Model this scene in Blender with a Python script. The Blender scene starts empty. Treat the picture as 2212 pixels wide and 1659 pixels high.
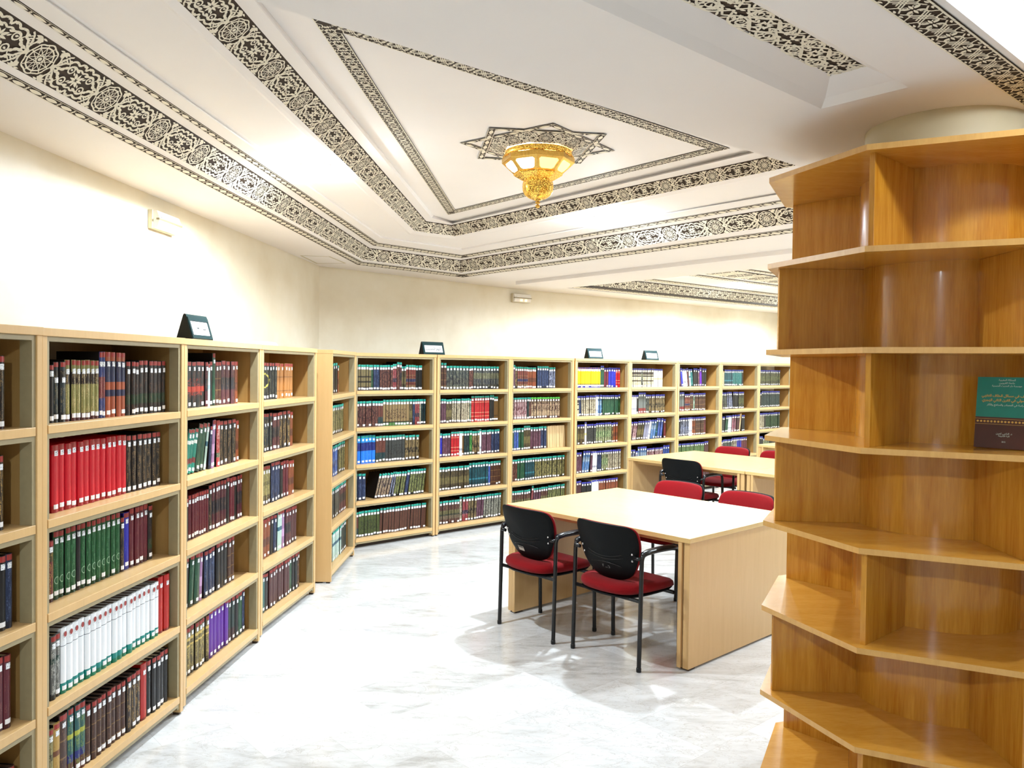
import bpy, math, random
from math import sin, cos, pi, sqrt, atan2, hypot, radians
from mathutils import Vector, Matrix
from mathutils.geometry import tessellate_polygon

S = bpy.context.scene
COL = S.collection

# ------------------------------------------------------------------ camera, exposure, lights
FPX, PITCH, ROLL, CAMH = 1729.2, -0.0198, 0.0118, 1.6752
cd = bpy.data.cameras.new('camera')
cd.sensor_fit = 'HORIZONTAL'; cd.sensor_width = 36.0
cd.lens = FPX / 2212 * 36.0
cd.clip_start = 0.05; cd.clip_end = 100
cam = bpy.data.objects.new('camera', cd); COL.objects.link(cam)
cam.matrix_world = Matrix.Translation((0, 0, CAMH)) @ Matrix.Rotation(pi / 2 + PITCH, 4, 'X') @ Matrix.Rotation(ROLL, 4, 'Z')
S.camera = cam
S.view_settings.view_transform = 'Standard'
S.view_settings.look = 'None'
S.view_settings.exposure = 1.36
S.view_settings.gamma = 1.0
S.view_settings.use_curve_mapping = False
w = bpy.data.worlds.new('world'); S.world = w; w.use_nodes = True
w.node_tree.nodes['Background'].inputs[0].default_value = (0.9, 0.93, 1.0, 1)
w.node_tree.nodes['Background'].inputs[1].default_value = 0.3
COOL = (0.79, 0.905, 1.0); WARM = (1.0, 0.80, 0.52)
# recessed downlights: plan position, height of the ceiling there, watts
SPOTS = [(-1.094, 4.44, 2.778, 115), (0.665, 5.80, 2.778, 165), (1.70, 8.92, 2.75, 140), (2.91, 10.26, 2.75, 140),
         (-1.24, 1.6, 2.778, 105), (-0.5, -0.8, 2.63, 110), (1.85, 2.0, 2.75, 9), (4.3, 3.2, 2.75, 90),
         (2.6, 5.3, 2.63, 90), (4.6, 7.2, 2.63, 110), (4.3, 11.6, 2.70, 90), (5.6, 9.4, 2.63, 100)]
SPOT_WHERE = ['', '', '', '', 'over the near end of the left bookcases', 'behind the camera', 'right of the round shelving', 'far right of the round shelving',
              'over the right end of the front table', 'over the table rows at right', 'over the end of the back wall', 'near the right wall']

def ray(x, y):
    a, b = x - 1106, y - 829.5
    cr, sr = cos(ROLL), sin(ROLL)
    xx = a * cr + b * sr; yy = -a * sr + b * cr
    u = -yy / FPX
    c, s = cos(PITCH), sin(PITCH)
    return (xx / FPX, c - u * s, s + u * c)
def onz(x, y, z):
    r = ray(x, y); t = (z - CAMH) / r[2]
    return (r[0] * t, r[1] * t)

# ------------------------------------------------------------------ materials
def srgb(c):
    f = lambda v: v / 12.92 if v <= 0.04045 else ((v + 0.055) / 1.055) ** 2.4
    return (f(c[0] / 255), f(c[1] / 255), f(c[2] / 255), 1)
class NT:
    def __init__(s, name):
        s.m = bpy.data.materials.new(name); s.m.use_nodes = True
        s.t = s.m.node_tree; s.b = s.t.nodes['Principled BSDF']
    def n(s, ty, **kw):
        nd = s.t.nodes.new(ty)
        for k, v in kw.items():
            if k.startswith('i_'):
                key = k[2:]; key = int(key) if key.isdigit() else key.replace('_', ' ')
                nd.inputs[key].default_value = v
            else: setattr(nd, k, v)
        return nd
    def l(s, a, b): s.t.links.new(a, b)
    def math(s, op, a, b=None, c=None, clamp=False):
        nd = s.t.nodes.new('ShaderNodeMath'); nd.operation = op; nd.use_clamp = clamp
        for i, v in enumerate((a, b, c)):
            if v is None: continue
            if hasattr(v, 'links'): s.l(v, nd.inputs[i])
            else: nd.inputs[i].default_value = v
        return nd.outputs[0]
    def mix(s, f, a, b):
        nd = s.t.nodes.new('ShaderNodeMix'); nd.data_type = 'RGBA'
        for k, v in ((0, f), (6, a), (7, b)):
            if hasattr(v, 'links'): s.l(v, nd.inputs[k])
            else: nd.inputs[k].default_value = v
        return nd.outputs[2]
    def ramp(s, fac, stops, const=False):
        nd = s.t.nodes.new('ShaderNodeValToRGB'); r = nd.color_ramp
        r.interpolation = 'CONSTANT' if const else 'LINEAR'
        while len(r.elements) > 1: r.elements.remove(r.elements[-1])
        r.elements[0].position = stops[0][0]; r.elements[0].color = stops[0][1]
        for p, c in stops[1:]:
            e = r.elements.new(p); e.color = c
        s.l(fac, nd.inputs[0]); return nd.outputs[0]
    def coord(s, what='Object', scale=(1, 1, 1), rot=(0, 0, 0)):
        tc = s.t.nodes.new('ShaderNodeTexCoord'); mp = s.t.nodes.new('ShaderNodeMapping')
        mp.inputs['Scale'].default_value = scale; mp.inputs['Rotation'].default_value = rot
        s.l(tc.outputs[what], mp.inputs[0]); return mp.outputs[0]
    def noise(s, vec, scale, detail=3, rough=0.5, dist=0.0):
        nd = s.t.nodes.new('ShaderNodeTexNoise')
        nd.inputs['Scale'].default_value = scale; nd.inputs['Detail'].default_value = detail
        nd.inputs['Roughness'].default_value = rough; nd.inputs['Distortion'].default_value = dist
        if vec is not None: s.l(vec, nd.inputs['Vector'])
        return nd.outputs['Fac']
    def col(s, c):
        if hasattr(c, 'links'): s.l(c, s.b.inputs['Base Color'])
        else: s.b.inputs['Base Color'].default_value = c
        return s
    def set(s, rough=0.5, metal=0, spec=0.5, coat=0, sheen=0):
        s.b.inputs['Roughness'].default_value = rough; s.b.inputs['Metallic'].default_value = metal
        s.b.inputs['Specular IOR Level'].default_value = spec; s.b.inputs['Coat Weight'].default_value = coat
        s.b.inputs['Coat Roughness'].default_value = 0.08
        s.b.inputs['Sheen Weight'].default_value = sheen
        return s
    def bump(s, h, strength=0.3, dist=0.01):
        nd = s.t.nodes.new('ShaderNodeBump'); nd.inputs['Strength'].default_value = strength
        nd.inputs['Distance'].default_value = dist
        s.l(h, nd.inputs['Height']); s.l(nd.outputs[0], s.b.inputs['Normal']); return s
def simple(name, c, rough=0.5, metal=0, spec=0.5, var=0.06, coat=0, sheen=0, nscale=40, bump=0):
    t = NT(name); c = srgb(c)
    n = t.noise(t.coord(), nscale, 2)
    d = tuple(max(0, v * (1 - var)) for v in c[:3]) + (1,)
    e = tuple(min(1, v * (1 + var)) for v in c[:3]) + (1,)
    t.col(t.ramp(n, [(0.3, d), (0.7, e)])).set(rough, metal, spec, coat, sheen)
    if bump: t.bump(n, bump, 0.002)
    return t.m
def wood(name, c1, c2, rough, scale=(14, 14, 1.1), coat=0.0, streak=0.5):
    t = NT(name)
    v = t.coord('Object', scale)
    n1 = t.noise(v, 1.6, 5, 0.6, 0.6)
    n2 = t.noise(v, 14, 3, 0.5, 0.2)
    f = t.math('ADD', t.math('MULTIPLY', n1, 1 - streak * 0.4), t.math('MULTIPLY', n2, streak * 0.4))
    t.col(t.ramp(f, [(0.32, srgb(c1)), (0.68, srgb(c2))])).set(rough, coat=coat)
    return t.m
def emis(name, c, e, s):
    t = NT(name); t.col(srgb(c)).set(0.5)
    t.b.inputs['Emission Color'].default_value = srgb(e); t.b.inputs['Emission Strength'].default_value = s
    return t.m

M = {}
M['maple'] = wood('maple_laminate', (204, 165, 110), (211, 173, 118), 0.33, (20, 20, 1.5))
M['maple_table'] = wood('table_laminate', (210, 176, 116), (216, 183, 123), 0.25, (3, 20, 20))
M['liner'] = simple('grey_liner', (154, 140, 106), 0.45, var=0.04)
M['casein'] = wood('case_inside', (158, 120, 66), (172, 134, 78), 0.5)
M['honey'] = wood('honey_wood_upright', (170, 104, 18), (210, 152, 52), 0.24, (11, 11, 0.8), coat=0.35, streak=0.9)
M['honeyh'] = wood('honey_wood_board', (190, 130, 42), (210, 154, 66), 0.22, (2.2, 9, 9), coat=0.35, streak=0.9)
M['honeyedge'] = wood('honey_wood_edge', (196, 146, 76), (210, 162, 92), 0.35, (20, 20, 4))
M['kick'] = simple('dark_kick_board', (60, 44, 30), 0.6)
M['black_gap'] = simple('shadow_gap_spacer', (132, 98, 56), 0.8)
M['tube'] = simple('black_powder_coat', (10, 10, 12), 0.32, var=0.1)
M['shell'] = simple('black_textured_plastic', (5, 7, 8), 0.6, var=0.25, nscale=300, spec=0.15)
M['armpad'] = simple('black_arm_plastic', (16, 18, 24), 0.28)
M['redfab'] = simple('crimson_fabric', (124, 1, 9), 0.9, var=0.16, sheen=0.08, nscale=350, bump=0.3, spec=0.2)
M['chrome'] = simple('zinc_bolt', (205, 205, 205), 0.25, metal=1)
M['silver'] = simple('silver_label', (196, 192, 178), 0.4)
M['ink'] = simple('black_ink', (16, 18, 22), 0.6)
M['worn'] = simple('worn_print', (120, 122, 120), 0.6)
M['white'] = simple('white_plastic', (236, 236, 232), 0.35, var=0.02)
M['offwhite'] = simple('offwhite_plastic', (214, 204, 176), 0.4, var=0.03)
M['paper'] = simple('white_card', (240, 240, 242), 0.6, var=0.01)
M['green_frame'] = simple('dark_green_plastic', (14, 52, 56), 0.22, var=0.1)
M['green_side'] = simple('black_green_felt', (4, 12, 10), 0.8, var=0.5, nscale=200)
M['ceil'] = simple('ceiling_paint', (237, 232, 229), 0.7, var=0.01, nscale=3)
M['plaster'] = simple('carved_plaster', (236, 228, 208), 0.7, var=0.03, nscale=60)
M['dark'] = simple('carved_ground', (58, 44, 32), 0.8, var=0.15, nscale=60)
M['columnp'] = simple('column_plaster', (196, 184, 152), 0.6, var=0.05, nscale=6)
M['brass'] = simple('brass', (222, 180, 92), 0.24, metal=1, var=0.12, nscale=90)
M['bulb'] = emis('downlight_bulb', (255, 255, 255), (250, 253, 255), 14)
M['emlens'] = simple('clear_lens', (232, 228, 222), 0.2, var=0.02)
M['emglow'] = emis('warm_indicator', (255, 220, 170), (255, 200, 120), 1.6)
M['boards'] = simple('shade_dark_cloth_boards', (24, 17, 16), 0.5)  # cover boards coloured near-black to paint in the shade beside and between books
M['pages'] = simple('page_edges', (176, 160, 128), 0.8, var=0.12, nscale=200)
M['pagesd'] = simple('dark_page_edges', (70, 50, 38), 0.8, var=0.25, nscale=200)
for k, c in dict(tabred=(150, 40, 32), tabteal=(30, 156, 138), tabblue=(58, 62, 170), tabgreen=(80, 190, 70)).items():
    M[k] = simple('sticker_' + k[3:], c, 0.45, var=0.08)
# call-number sticker: white with small printed marks
t = NT('call_number_sticker'); v = t.coord('Object', (260, 260, 260))
t.col(t.ramp(t.noise(v, 1.0, 1), [(0.40, (0.25, 0.26, 0.3, 1)), (0.45, srgb((238, 240, 242)))])).set(0.5); M['sticker'] = t.m
# lamp glass
t = NT('lit_amber_glass'); t.col(srgb((255, 226, 120))).set(0.2)
v = t.coord('Object'); 
t.b.inputs['Emission Color'].default_value = srgb((255, 214, 92)); t.b.inputs['Emission Strength'].default_value = 1.5; M['glass'] = t.m
M['glasshot'] = emis('lit_white_glass', (255, 240, 200), (255, 232, 180), 4.0)
# pierced brass: brass with lit holes
t = NT('pierced_brass'); v = t.coord('Object', (1, 1, 1))
vo = t.n('ShaderNodeTexVoronoi', feature='DISTANCE_TO_EDGE'); vo.inputs['Scale'].default_value = 150; t.l(v, vo.inputs['Vector'])
hole = t.math('GREATER_THAN', vo.outputs['Distance'], 0.22)
t.col(t.mix(hole, srgb((212, 168, 78)), srgb((120, 84, 26)))).set(0.28, metal=0.9)
t.b.inputs['Emission Color'].default_value = srgb((255, 196, 84))
t.l(t.math('MULTIPLY', hole, 0.9), t.b.inputs['Emission Strength']); M['pierced'] = t.m
# wall plaster
t = NT('polished_wall_plaster'); v = t.coord('Object')
n1 = t.noise(v, 1.1, 4, 0.55, 0.4); n2 = t.noise(v, 5.0, 4, 0.6)
f = t.math('ADD', t.math('MULTIPLY', n1, 0.7), t.math('MULTIPLY', n2, 0.3))
t.col(t.ramp(f, [(0.3, srgb((212, 199, 172))), (0.5, srgb((223, 213, 190))), (0.7, srgb((231, 223, 205)))])).set(0.45); M['wall'] = t.m
# marble floor
t = NT('pale_marble_tiles')
v = t.coord('Object', (1, 1, 1), (0, 0, radians(-42)))
br = t.n('ShaderNodeTexBrick', offset=0.5, squash=1.0)
br.inputs['Scale'].default_value = 1.0; br.inputs['Brick Width'].default_value = 0.60; br.inputs['Row Height'].default_value = 0.40
br.inputs['Mortar Size'].default_value = 0.0012; br.inputs['Mortar Smooth'].default_value = 0.2; br.inputs['Bias'].default_value = 0.0
br.inputs['Color1'].default_value = (0.0, 0.0, 0.0, 1); br.inputs['Color2'].default_value = (1, 1, 1, 1); br.inputs['Mortar'].default_value = (0.5, 0.5, 0.5, 1)
t.l(v, br.inputs['Vector'])
tile = t.n('ShaderNodeSeparateColor'); t.l(br.outputs['Color'], tile.inputs[0])
n0 = t.noise(t.coord('Object', (1, 2.6, 1), (0, 0, radians(18))), 1.5, 6, 0.62, 1.2)
n1 = t.noise(t.coord('Object', (1, 3.2, 1), (0, 0, radians(10))), 7.0, 6, 0.62, 0.6)
base = t.math('ADD', t.math('MULTIPLY', n0, 0.5), t.math('ADD', t.math('MULTIPLY', n1, 0.32), t.math('MULTIPLY', tile.outputs[0], 0.18)))
c0 = t.ramp(base, [(0.30, srgb((164, 160, 154))), (0.43, srgb((202, 201, 199))), (0.60, srgb((222, 223, 223)))])
vn = t.noise(t.coord('Object', (1, 2.4, 1), (0, 0, radians(25))), 3.3, 7, 0.7, 1.4)
vein = t.math('LESS_THAN', t.math('ABSOLUTE', t.math('SUBTRACT', vn, 0.5)), 0.006)
c1 = t.mix(t.math('MULTIPLY', vein, 0.45), c0, srgb((150, 138, 122)))
sp = t.n('ShaderNodeTexVoronoi'); sp.inputs['Scale'].default_value = 30; t.l(t.coord('Object', (1, 2, 1)), sp.inputs['Vector'])
spk = t.math('MULTIPLY', t.math('LESS_THAN', sp.outputs['Distance'], 0.07), 0.5)
c2 = t.mix(spk, c1, srgb((138, 126, 110)))
t.col(t.mix(t.math('MULTIPLY', br.outputs['Fac'], 0.35), c2, srgb((150, 144, 132)))).set(0.13, spec=0.5); M['floor'] = t.m

# ------------------------------------------------------------------ mesh helpers
class MB:
    def __init__(s): s.v = []; s.f = []; s.m = []; s.u = []; s.s2 = []
    def add(s, vs, fs, m=0, uv=None, uv2=None, mat=None):
        o = len(s.v)
        if mat is not None: vs = [tuple(mat @ Vector(p)) for p in vs]
        s.v += [tuple(p) for p in vs]
        for i, f in enumerate(fs):
            s.f.append(tuple(o + k for k in f)); s.m.append(m if isinstance(m, int) else m[i])
            s.u.append(uv[i] if uv else None); s.s2.append(uv2[i] if uv2 else None)
        return s
    def box(s, x0, x1, y0, y1, z0, z1, m=0, mat=None):
        vs = [(x0, y0, z0), (x1, y0, z0), (x1, y1, z0), (x0, y1, z0), (x0, y0, z1), (x1, y0, z1), (x1, y1, z1), (x0, y1, z1)]
        return s.add(vs, [(0, 3, 2, 1), (4, 5, 6, 7), (0, 1, 5, 4), (1, 2, 6, 5), (2, 3, 7, 6), (3, 0, 4, 7)], m, mat=mat)
    def prism(s, poly, z0, z1, m=0, ms=None, mat=None):
        n = len(poly)
        vs = [(p[0], p[1], z0) for p in poly] + [(p[0], p[1], z1) for p in poly]
        fs = [tuple(range(n - 1, -1, -1)), tuple(range(n, 2 * n))] + [(i, (i + 1) % n, n + (i + 1) % n, n + i) for i in range(n)]
        return s.add(vs, fs, [m, m] + [m if ms is None else ms] * n, mat=mat)
    def tube(s, path, r, m=0, n=10, cap=True, mat=None):
        P = [Vector(p) for p in path]; vs = []; fs = []
        up = None
        for i, p in enumerate(P):
            a = P[max(i - 1, 0)]; b = P[min(i + 1, len(P) - 1)]
            d = (b - a).normalized()
            if up is None: up = Vector((0, 0, 1)) if abs(d.z) < 0.9 else Vector((1, 0, 0))
            x = d.cross(up).normalized(); y = x.cross(d).normalized(); up = y
            rr = r[i] if isinstance(r, (list, tuple)) else r
            for k in range(n):
                t = 2 * pi * k / n; vs.append(tuple(p + x * cos(t) * rr + y * sin(t) * rr))
        for i in range(len(P) - 1):
            for k in range(n):
                fs.append((i * n + k, i * n + (k + 1) % n, (i + 1) * n + (k + 1) % n, (i + 1) * n + k))
        if cap: fs += [tuple(range(n - 1, -1, -1)), tuple((len(P) - 1) * n + k for k in range(n))]
        return s.add(vs, fs, m, mat=mat)
    def lathe(s, prof, m=0, n=24, c=(0, 0), phase=0.0, mod=None, mat=None):
        vs = []; fs = []
        for r, z in prof:
            for k in range(n):
                t = phase + 2 * pi * k / n; rr = r * (mod(t) if mod else 1)
                vs.append((c[0] + rr * cos(t), c[1] + rr * sin(t), z))
        for i in range(len(prof) - 1):
            for k in range(n): fs.append((i * n + k, i * n + (k + 1) % n, (i + 1) * n + (k + 1) % n, (i + 1) * n + k))
        return s.add(vs, fs, m, mat=mat)
    def loft(s, loops, m=0, cap=True, closed=True, mat=None):
        n = len(loops[0]); vs = [p for L in loops for p in L]; fs = []
        for i in range(len(loops) - 1):
            for k in range(n if closed else n - 1):
                fs.append((i * n + k, i * n + (k + 1) % n, (i + 1) * n + (k + 1) % n, (i + 1) * n + k))
        if cap: fs += [tuple(range(n - 1, -1, -1)), tuple((len(loops) - 1) * n + k for k in range(n))]
        return s.add(vs, fs, m, mat=mat)
    def build(s, name, mats, parent=None, smooth=False, bevel=0, loc=None, rz=0, auto=None, **props):
        me = bpy.data.meshes.new(name); me.from_pydata(s.v, [], s.f)
        if not isinstance(mats, (list, tuple)): mats = [mats]
        for q in mats: me.materials.append(M[q] if isinstance(q, str) else q)
        me.polygons.foreach_set('material_index', s.m)
        if any(q is not None for q in s.u):
            ul = me.uv_layers.new(name='UVMap'); k = 0; flat = []
            for f, q in zip(s.f, s.u):
                flat += [c for p in (q or [(0.5, 0.5)] * len(f)) for c in p]
            ul.data.foreach_set('uv', flat)
            if any(q is not None for q in s.s2):
                u2 = me.uv_layers.new(name='set'); flat = []
                for f, q in zip(s.f, s.s2): flat += [c for p in (q or [(0.5, 0.5)] * len(f)) for c in p]
                u2.data.foreach_set('uv', flat)
        if smooth: me.polygons.foreach_set('use_smooth', [True] * len(me.polygons))
        me.update()
        o = bpy.data.objects.new(name, me); COL.objects.link(o)
        if smooth and auto is not None:
            try: me.set_sharp_from_angle(angle=radians(auto))
            except Exception: pass
        if parent is not None: o.parent = parent
        if loc is not None: o.location = loc; o.rotation_euler = (0, 0, rz)
        if bevel:
            b = o.modifiers.new('bevel', 'BEVEL'); b.width = bevel; b.segments = 2; b.limit_method = 'ANGLE'
        for k_, v_ in props.items(): o[k_] = v_
        return o
def thing(name, label, cat, loc=(0, 0, 0), rz=0.0, group=None):
    o = bpy.data.objects.new(name, None); COL.objects.link(o)
    o.empty_display_size = 0.1
    o.location = loc; o.rotation_euler = (0, 0, rz); o['label'] = label; o['category'] = cat
    if group: o['group'] = group
    return o
def dup(o, parent=None):
    c = o.copy(); COL.objects.link(c)
    if parent is not None: c.parent = parent
    for ch in list(o.children): dup(ch, c)
    return c
def v2(a, b, t): return (a[0] + (b[0] - a[0]) * t, a[1] + (b[1] - a[1]) * t)
def isect(p, d, q, e):
    den = d[0] * e[1] - d[1] * e[0]
    t = ((q[0] - p[0]) * e[1] - (q[1] - p[1]) * e[0]) / den
    return (p[0] + d[0] * t, p[1] + d[1] * t)
def sub(a, b): return (a[0] - b[0], a[1] - b[1])
def nrm(a):
    l = hypot(*a); return (a[0] / l, a[1] / l)

# Arabic lettering: joined forms in visual order, for the built-in font
JOIN = {}
for ch, base, dual in (('ا', 0xFE8D, 0), ('أ', 0xFE83, 0), ('آ', 0xFE81, 0), ('ب', 0xFE8F, 1), ('ة', 0xFE93, 0), ('ت', 0xFE95, 1), ('ث', 0xFE99, 1),
                       ('ج', 0xFE9D, 1), ('ح', 0xFEA1, 1), ('خ', 0xFEA5, 1), ('د', 0xFEA9, 0), ('ذ', 0xFEAB, 0), ('ر', 0xFEAD, 0), ('ز', 0xFEAF, 0),
                       ('س', 0xFEB1, 1), ('ش', 0xFEB5, 1), ('ص', 0xFEB9, 1), ('ض', 0xFEBD, 1), ('ط', 0xFEC1, 1), ('ع', 0xFEC9, 1), ('غ', 0xFECD, 1),
                       ('ف', 0xFED1, 1), ('ق', 0xFED5, 1), ('ك', 0xFED9, 1), ('ل', 0xFEDD, 1), ('م', 0xFEE1, 1), ('ن', 0xFEE5, 1), ('ه', 0xFEE9, 1),
                       ('ئ', 0xFE89, 1), ('و', 0xFEED, 0), ('ي', 0xFEF1, 1)):
    JOIN[ch] = (base, dual)
def arabic(s):
    out = []
    for i, ch in enumerate(s):
        if ch not in JOIN: out.append(ch); continue
        base, dual = JOIN[ch]
        prev = i > 0 and s[i - 1] in JOIN and JOIN[s[i - 1]][1]
        nxt = dual and i + 1 < len(s) and s[i + 1] in JOIN
        out.append(chr(base + (3 if (prev and nxt) else 2 if nxt else 1 if prev else 0)))
    return ''.join(reversed(out))
def text(name, s, size, mat, parent, M4, depth=0.0004, bold=0.0):
    cu = bpy.data.curves.new(name, 'FONT'); cu.body = s; cu.size = size; cu.align_x = 'CENTER'; cu.align_y = 'CENTER'
    cu.extrude = depth; cu.offset = bold; cu.resolution_u = 3
    tmp = bpy.data.objects.new(name, cu); COL.objects.link(tmp)
    dg = bpy.context.evaluated_depsgraph_get(); me = bpy.data.meshes.new_from_object(tmp.evaluated_get(dg))
    bpy.data.objects.remove(tmp); me.materials.clear(); me.materials.append(M[mat]); me.transform(M4)
    o = bpy.data.objects.new(name, me); COL.objects.link(o); o.parent = parent
    return o

# ------------------------------------------------------------------ room shell
ZS = 2.63
ZT = 2.885        # ceiling inside the triangle
WL0 = onz(0, 283, ZS); WC = onz(690, 575, ZS); WM = onz(1100, 622.8, ZS); WR = onz(1684, 677, ZS)
dL = nrm(sub(WC, WL0)); dW = nrm(sub(WR, WC)); dP = (dW[1], -dW[0])
A0 = (WC[0] - dL[0] * 11, WC[1] - dL[1] * 11)
E0 = (WR[0] + dP[0] * 7, WR[1] + dP[1] * 7); F0 = (9.6, A0[1])
ROOM = [A0, WC, WM, WR, E0, F0]
MB().prism([(p[0] * 1.02, p[1] * 1.02) for p in ROOM][::-1], -0.05, 0).build('floor', 'floor', kind='structure')
def wall(name, pts, z1=2.8, t=0.12):
    mb = MB()
    for a, b in zip(pts, pts[1:]):
        d = nrm(sub(b, a)); n = (-d[1], d[0])
        mb.prism([a, b, (b[0] + n[0] * t, b[1] + n[1] * t), (a[0] + n[0] * t, a[1] + n[1] * t)], 0, z1)
    return mb.build(name, 'wall', kind='structure')
wall('wall_left', [A0, WC]); wall('wall_back', [WC, WM, WR]); wall('wall_right', [WR, E0]); wall('wall_far_right', [E0, F0]); wall('wall_front', [F0, A0])

# column in the middle of the round shelving
CC = (1.68, 3.15)
MB().lathe([(0.285, 0), (0.285, ZS + 0.03)], n=64, c=CC).build('round_column', 'columnp', smooth=True, kind='structure')

# ---- ceiling: soffit with three recesses
SP, SD = onz(1616, 326, ZS), nrm(sub(onz(1718, 357, ZS), onz(1616, 326, ZS)))       # edge of the lower soffit by the column
def ring(px, z):
    if isinstance(z, (int, float)): z = [z] * 4
    p = [onz(x, y, zz) for (x, y), zz in zip(px, z)]
    a = isect(SP, SD, p[1], sub(p[0], p[1])); b = isect(SP, SD, p[2], sub(p[3], p[2]))
    return [(a[0], a[1], z[0]), (p[1][0], p[1][1], z[1]), (p[2][0], p[2][1], z[2]), (b[0], b[1], z[3])]
A_o = ring([(0, 164), (771.5, 571.5), (1000, 599), (1726, 501)], 2.630)
A_i = ring([(0, 148), (783, 565.5), (998, 592.5), (1726, 491)], 2.640)
B_o = ring([(0, 130), (784, 560.5), (996, 588.5), (1726, 480)], 2.648)
B_i = ring([(0, 14), (799, 536), (995, 562), (1726, 441)], 2.746)
C_o = ring([(22, 0), (806, 530), (998, 557.5), (1702, 436.5)], 2.750)
C_i = ring([(40, 0), (817, 524.5), (998, 551), (1699, 430)], 2.756)
D_o = ring([(96, 0), (823, 514), (997.5, 540), (1690, 419)], 2.760)
D_i = ring([(104, 0), (825, 511.5), (997, 537), (1690, 417)], 2.772)
D2 = ring([(118, 0), (829, 508), (997, 533), (1690, 412)], 2.776)
E_q = ring([(345, 0), (884, 507), (984, 519), (1712, 370)], 2.780)
E_p = ring([(352, 0), (886, 505), (984, 517), (1711, 368)], 2.776)
E_o = ring([(383, 0), (896, 499), (983, 510), (1707, 360)], 2.786)
E_i = ring([(506, 0), (921, 478), (975, 486), (1650, 340)], 2.856)
F_o = ring([(548, 0), (932, 470), (978, 483.5), (1608, 335)], 2.860)
F_i = ring([(560, 0), (937, 466), (979, 480), (1600, 333)], ZT)
def strip(mb, a, b, m=0):
    n = len(a); mb.add(list(a) + list(b), [(i, i + 1, n + i + 1, n + i) for i in range(n - 1)], m)
mb = MB()
for a, b in ((A_i, B_o), (B_i, C_o), (C_i, D_o), (D_o, D_i), (D_i, D2), (D2, E_q), (E_q, E_p), (E_p, E_o), (E_i, F_o), (F_o, F_i)): strip(mb, a, b)
mb.add([(p[0], p[1], ZT) for p in F_i], [(0, 1, 2, 3)])
mb.add([(A_o[0][0], A_o[0][1], 2.63), (A_o[3][0], A_o[3][1], 2.63), (A_o[3][0], A_o[3][1], ZT + .04), (A_o[0][0], A_o[0][1], ZT + .04)], [(0, 1, 2, 3)])
# second recess: strip with the scroll band, sloped sides
K = onz(1774, 235, ZS); KM = onz(1953, 183, ZS)
K2 = isect(K, dP, KM, dW); 
R2 = [(K[0], K[1], ZS), (K2[0], K2[1], ZS), (K2[0] - dW[0] * 4, K2[1] - dW[1] * 4, ZS), (K[0] - dW[0] * 4, K[1] - dW[1] * 4, ZS)]
def off(p, a, b, z): return (p[0] + dW[0] * a + dP[0] * b, p[1] + dW[1] * a + dP[1] * b, z)
R2m = [off(R2[0], -.03, .03, 2.655), off(R2[1], -.03, -.03, 2.655), off(R2[2], .03, -.03, 2.655), off(R2[3], .03, .03, 2.655)]
R2i = [off(R2[0], -.13, .10, 2.70), off(R2[1], -.13, -.10, 2.70), off(R2[2], .05, -.10, 2.70), off(R2[3], .05, .10, 2.70)]
for a, b in ((R2, R2m), (R2m, R2i)): strip(mb, a + a[:1], b + b[:1])
mb.add(R2i, [(0, 1, 2, 3)])
# third recess, beyond the lattice band right of the column
I1 = onz(2017, 0, ZS); I1 = off((I1[0], I1[1], 0), 0, .02, 0)[:2]
R3 = [(I1[0] + dW[0] * 3.2, I1[1] + dW[1] * 3.2, ZS), (I1[0] - dW[0] * 4, I1[1] - dW[1] * 4, ZS)]
R3 += [off(R3[1], 0, 1.6, ZS), off(R3[0], 0, 1.6, ZS)]
R3i = [(p[0], p[1], 2.75) for p in R3]
strip(mb, R3 + R3[:1], R3i + R3i[:1]); mb.add(R3i, [(0, 1, 2, 3)])
# bay behind the dropped beam
b1a, b1b = onz(1114, 608, ZS), onz(1728, 535, ZS); dB = nrm(sub(b1b, b1a)); ZB = ZS - 0.036
q0, q1 = onz(1190, 619, ZS), onz(1574, 576, ZB)
R4a = q0; dQ = nrm(sub(q1, q0)); R4b = (q0[0] + dB[0] * 4.6, q0[1] + dB[1] * 4.6)
edge = onz(1684, 667.5, ZS); R4c = (R4a[0] + dW[0] * 5.6, R4a[1] + dW[1] * 5.6)
d4 = nrm(sub(edge, q0)); R4c = (R4a[0] + d4[0] * 5.0, R4a[1] + d4[1] * 5.0); R4d = (R4b[0] + d4[0] * 5.0, R4b[1] + d4[1] * 5.0)
R4 = [(*R4a, ZS), (*R4b, ZS), (*R4d, ZS), (*R4c, ZS)]
R4i = [(p[0], p[1], 2.75) for p in R4]
strip(mb, R4 + R4[:1], R4i + R4i[:1]); mb.add(R4i, [(0, 1, 2, 3)])
outer = [Vector((p[0], p[1], ZS)) for p in ROOM]
holes = [[Vector((p[0], p[1], ZS)) for p in h] for h in (A_o, R2, R3, R4)]
tris = tessellate_polygon([outer] + holes); allv = [v for l in [outer] + holes for v in l]
mb.add([tuple(v) for v in allv], [tuple(t_) for t_ in tris])
bw = 0.30
p0 = b1a; nB = (dB[1] * -1, dB[0])
wq = (q0[0] - p0[0]) * nB[0] + (q0[1] - p0[1]) * nB[1]
pb = [p0, (p0[0] + dB[0] * 6.5, p0[1] + dB[1] * 6.5), (p0[0] + dB[0] * 6.5 + nB[0] * wq, p0[1] + dB[1] * 6.5 + nB[1] * wq), (p0[0] + nB[0] * wq, p0[1] + nB[1] * wq)]
mb.prism(pb, ZB, ZS)
ceil = mb.build('ceiling', 'ceil', kind='structure')
MB().prism([(p[0] * 1.02, p[1] * 1.02) for p in ROOM], 3.05, 3.10).build('ceiling_slab', 'ceil', ceil)
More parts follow.
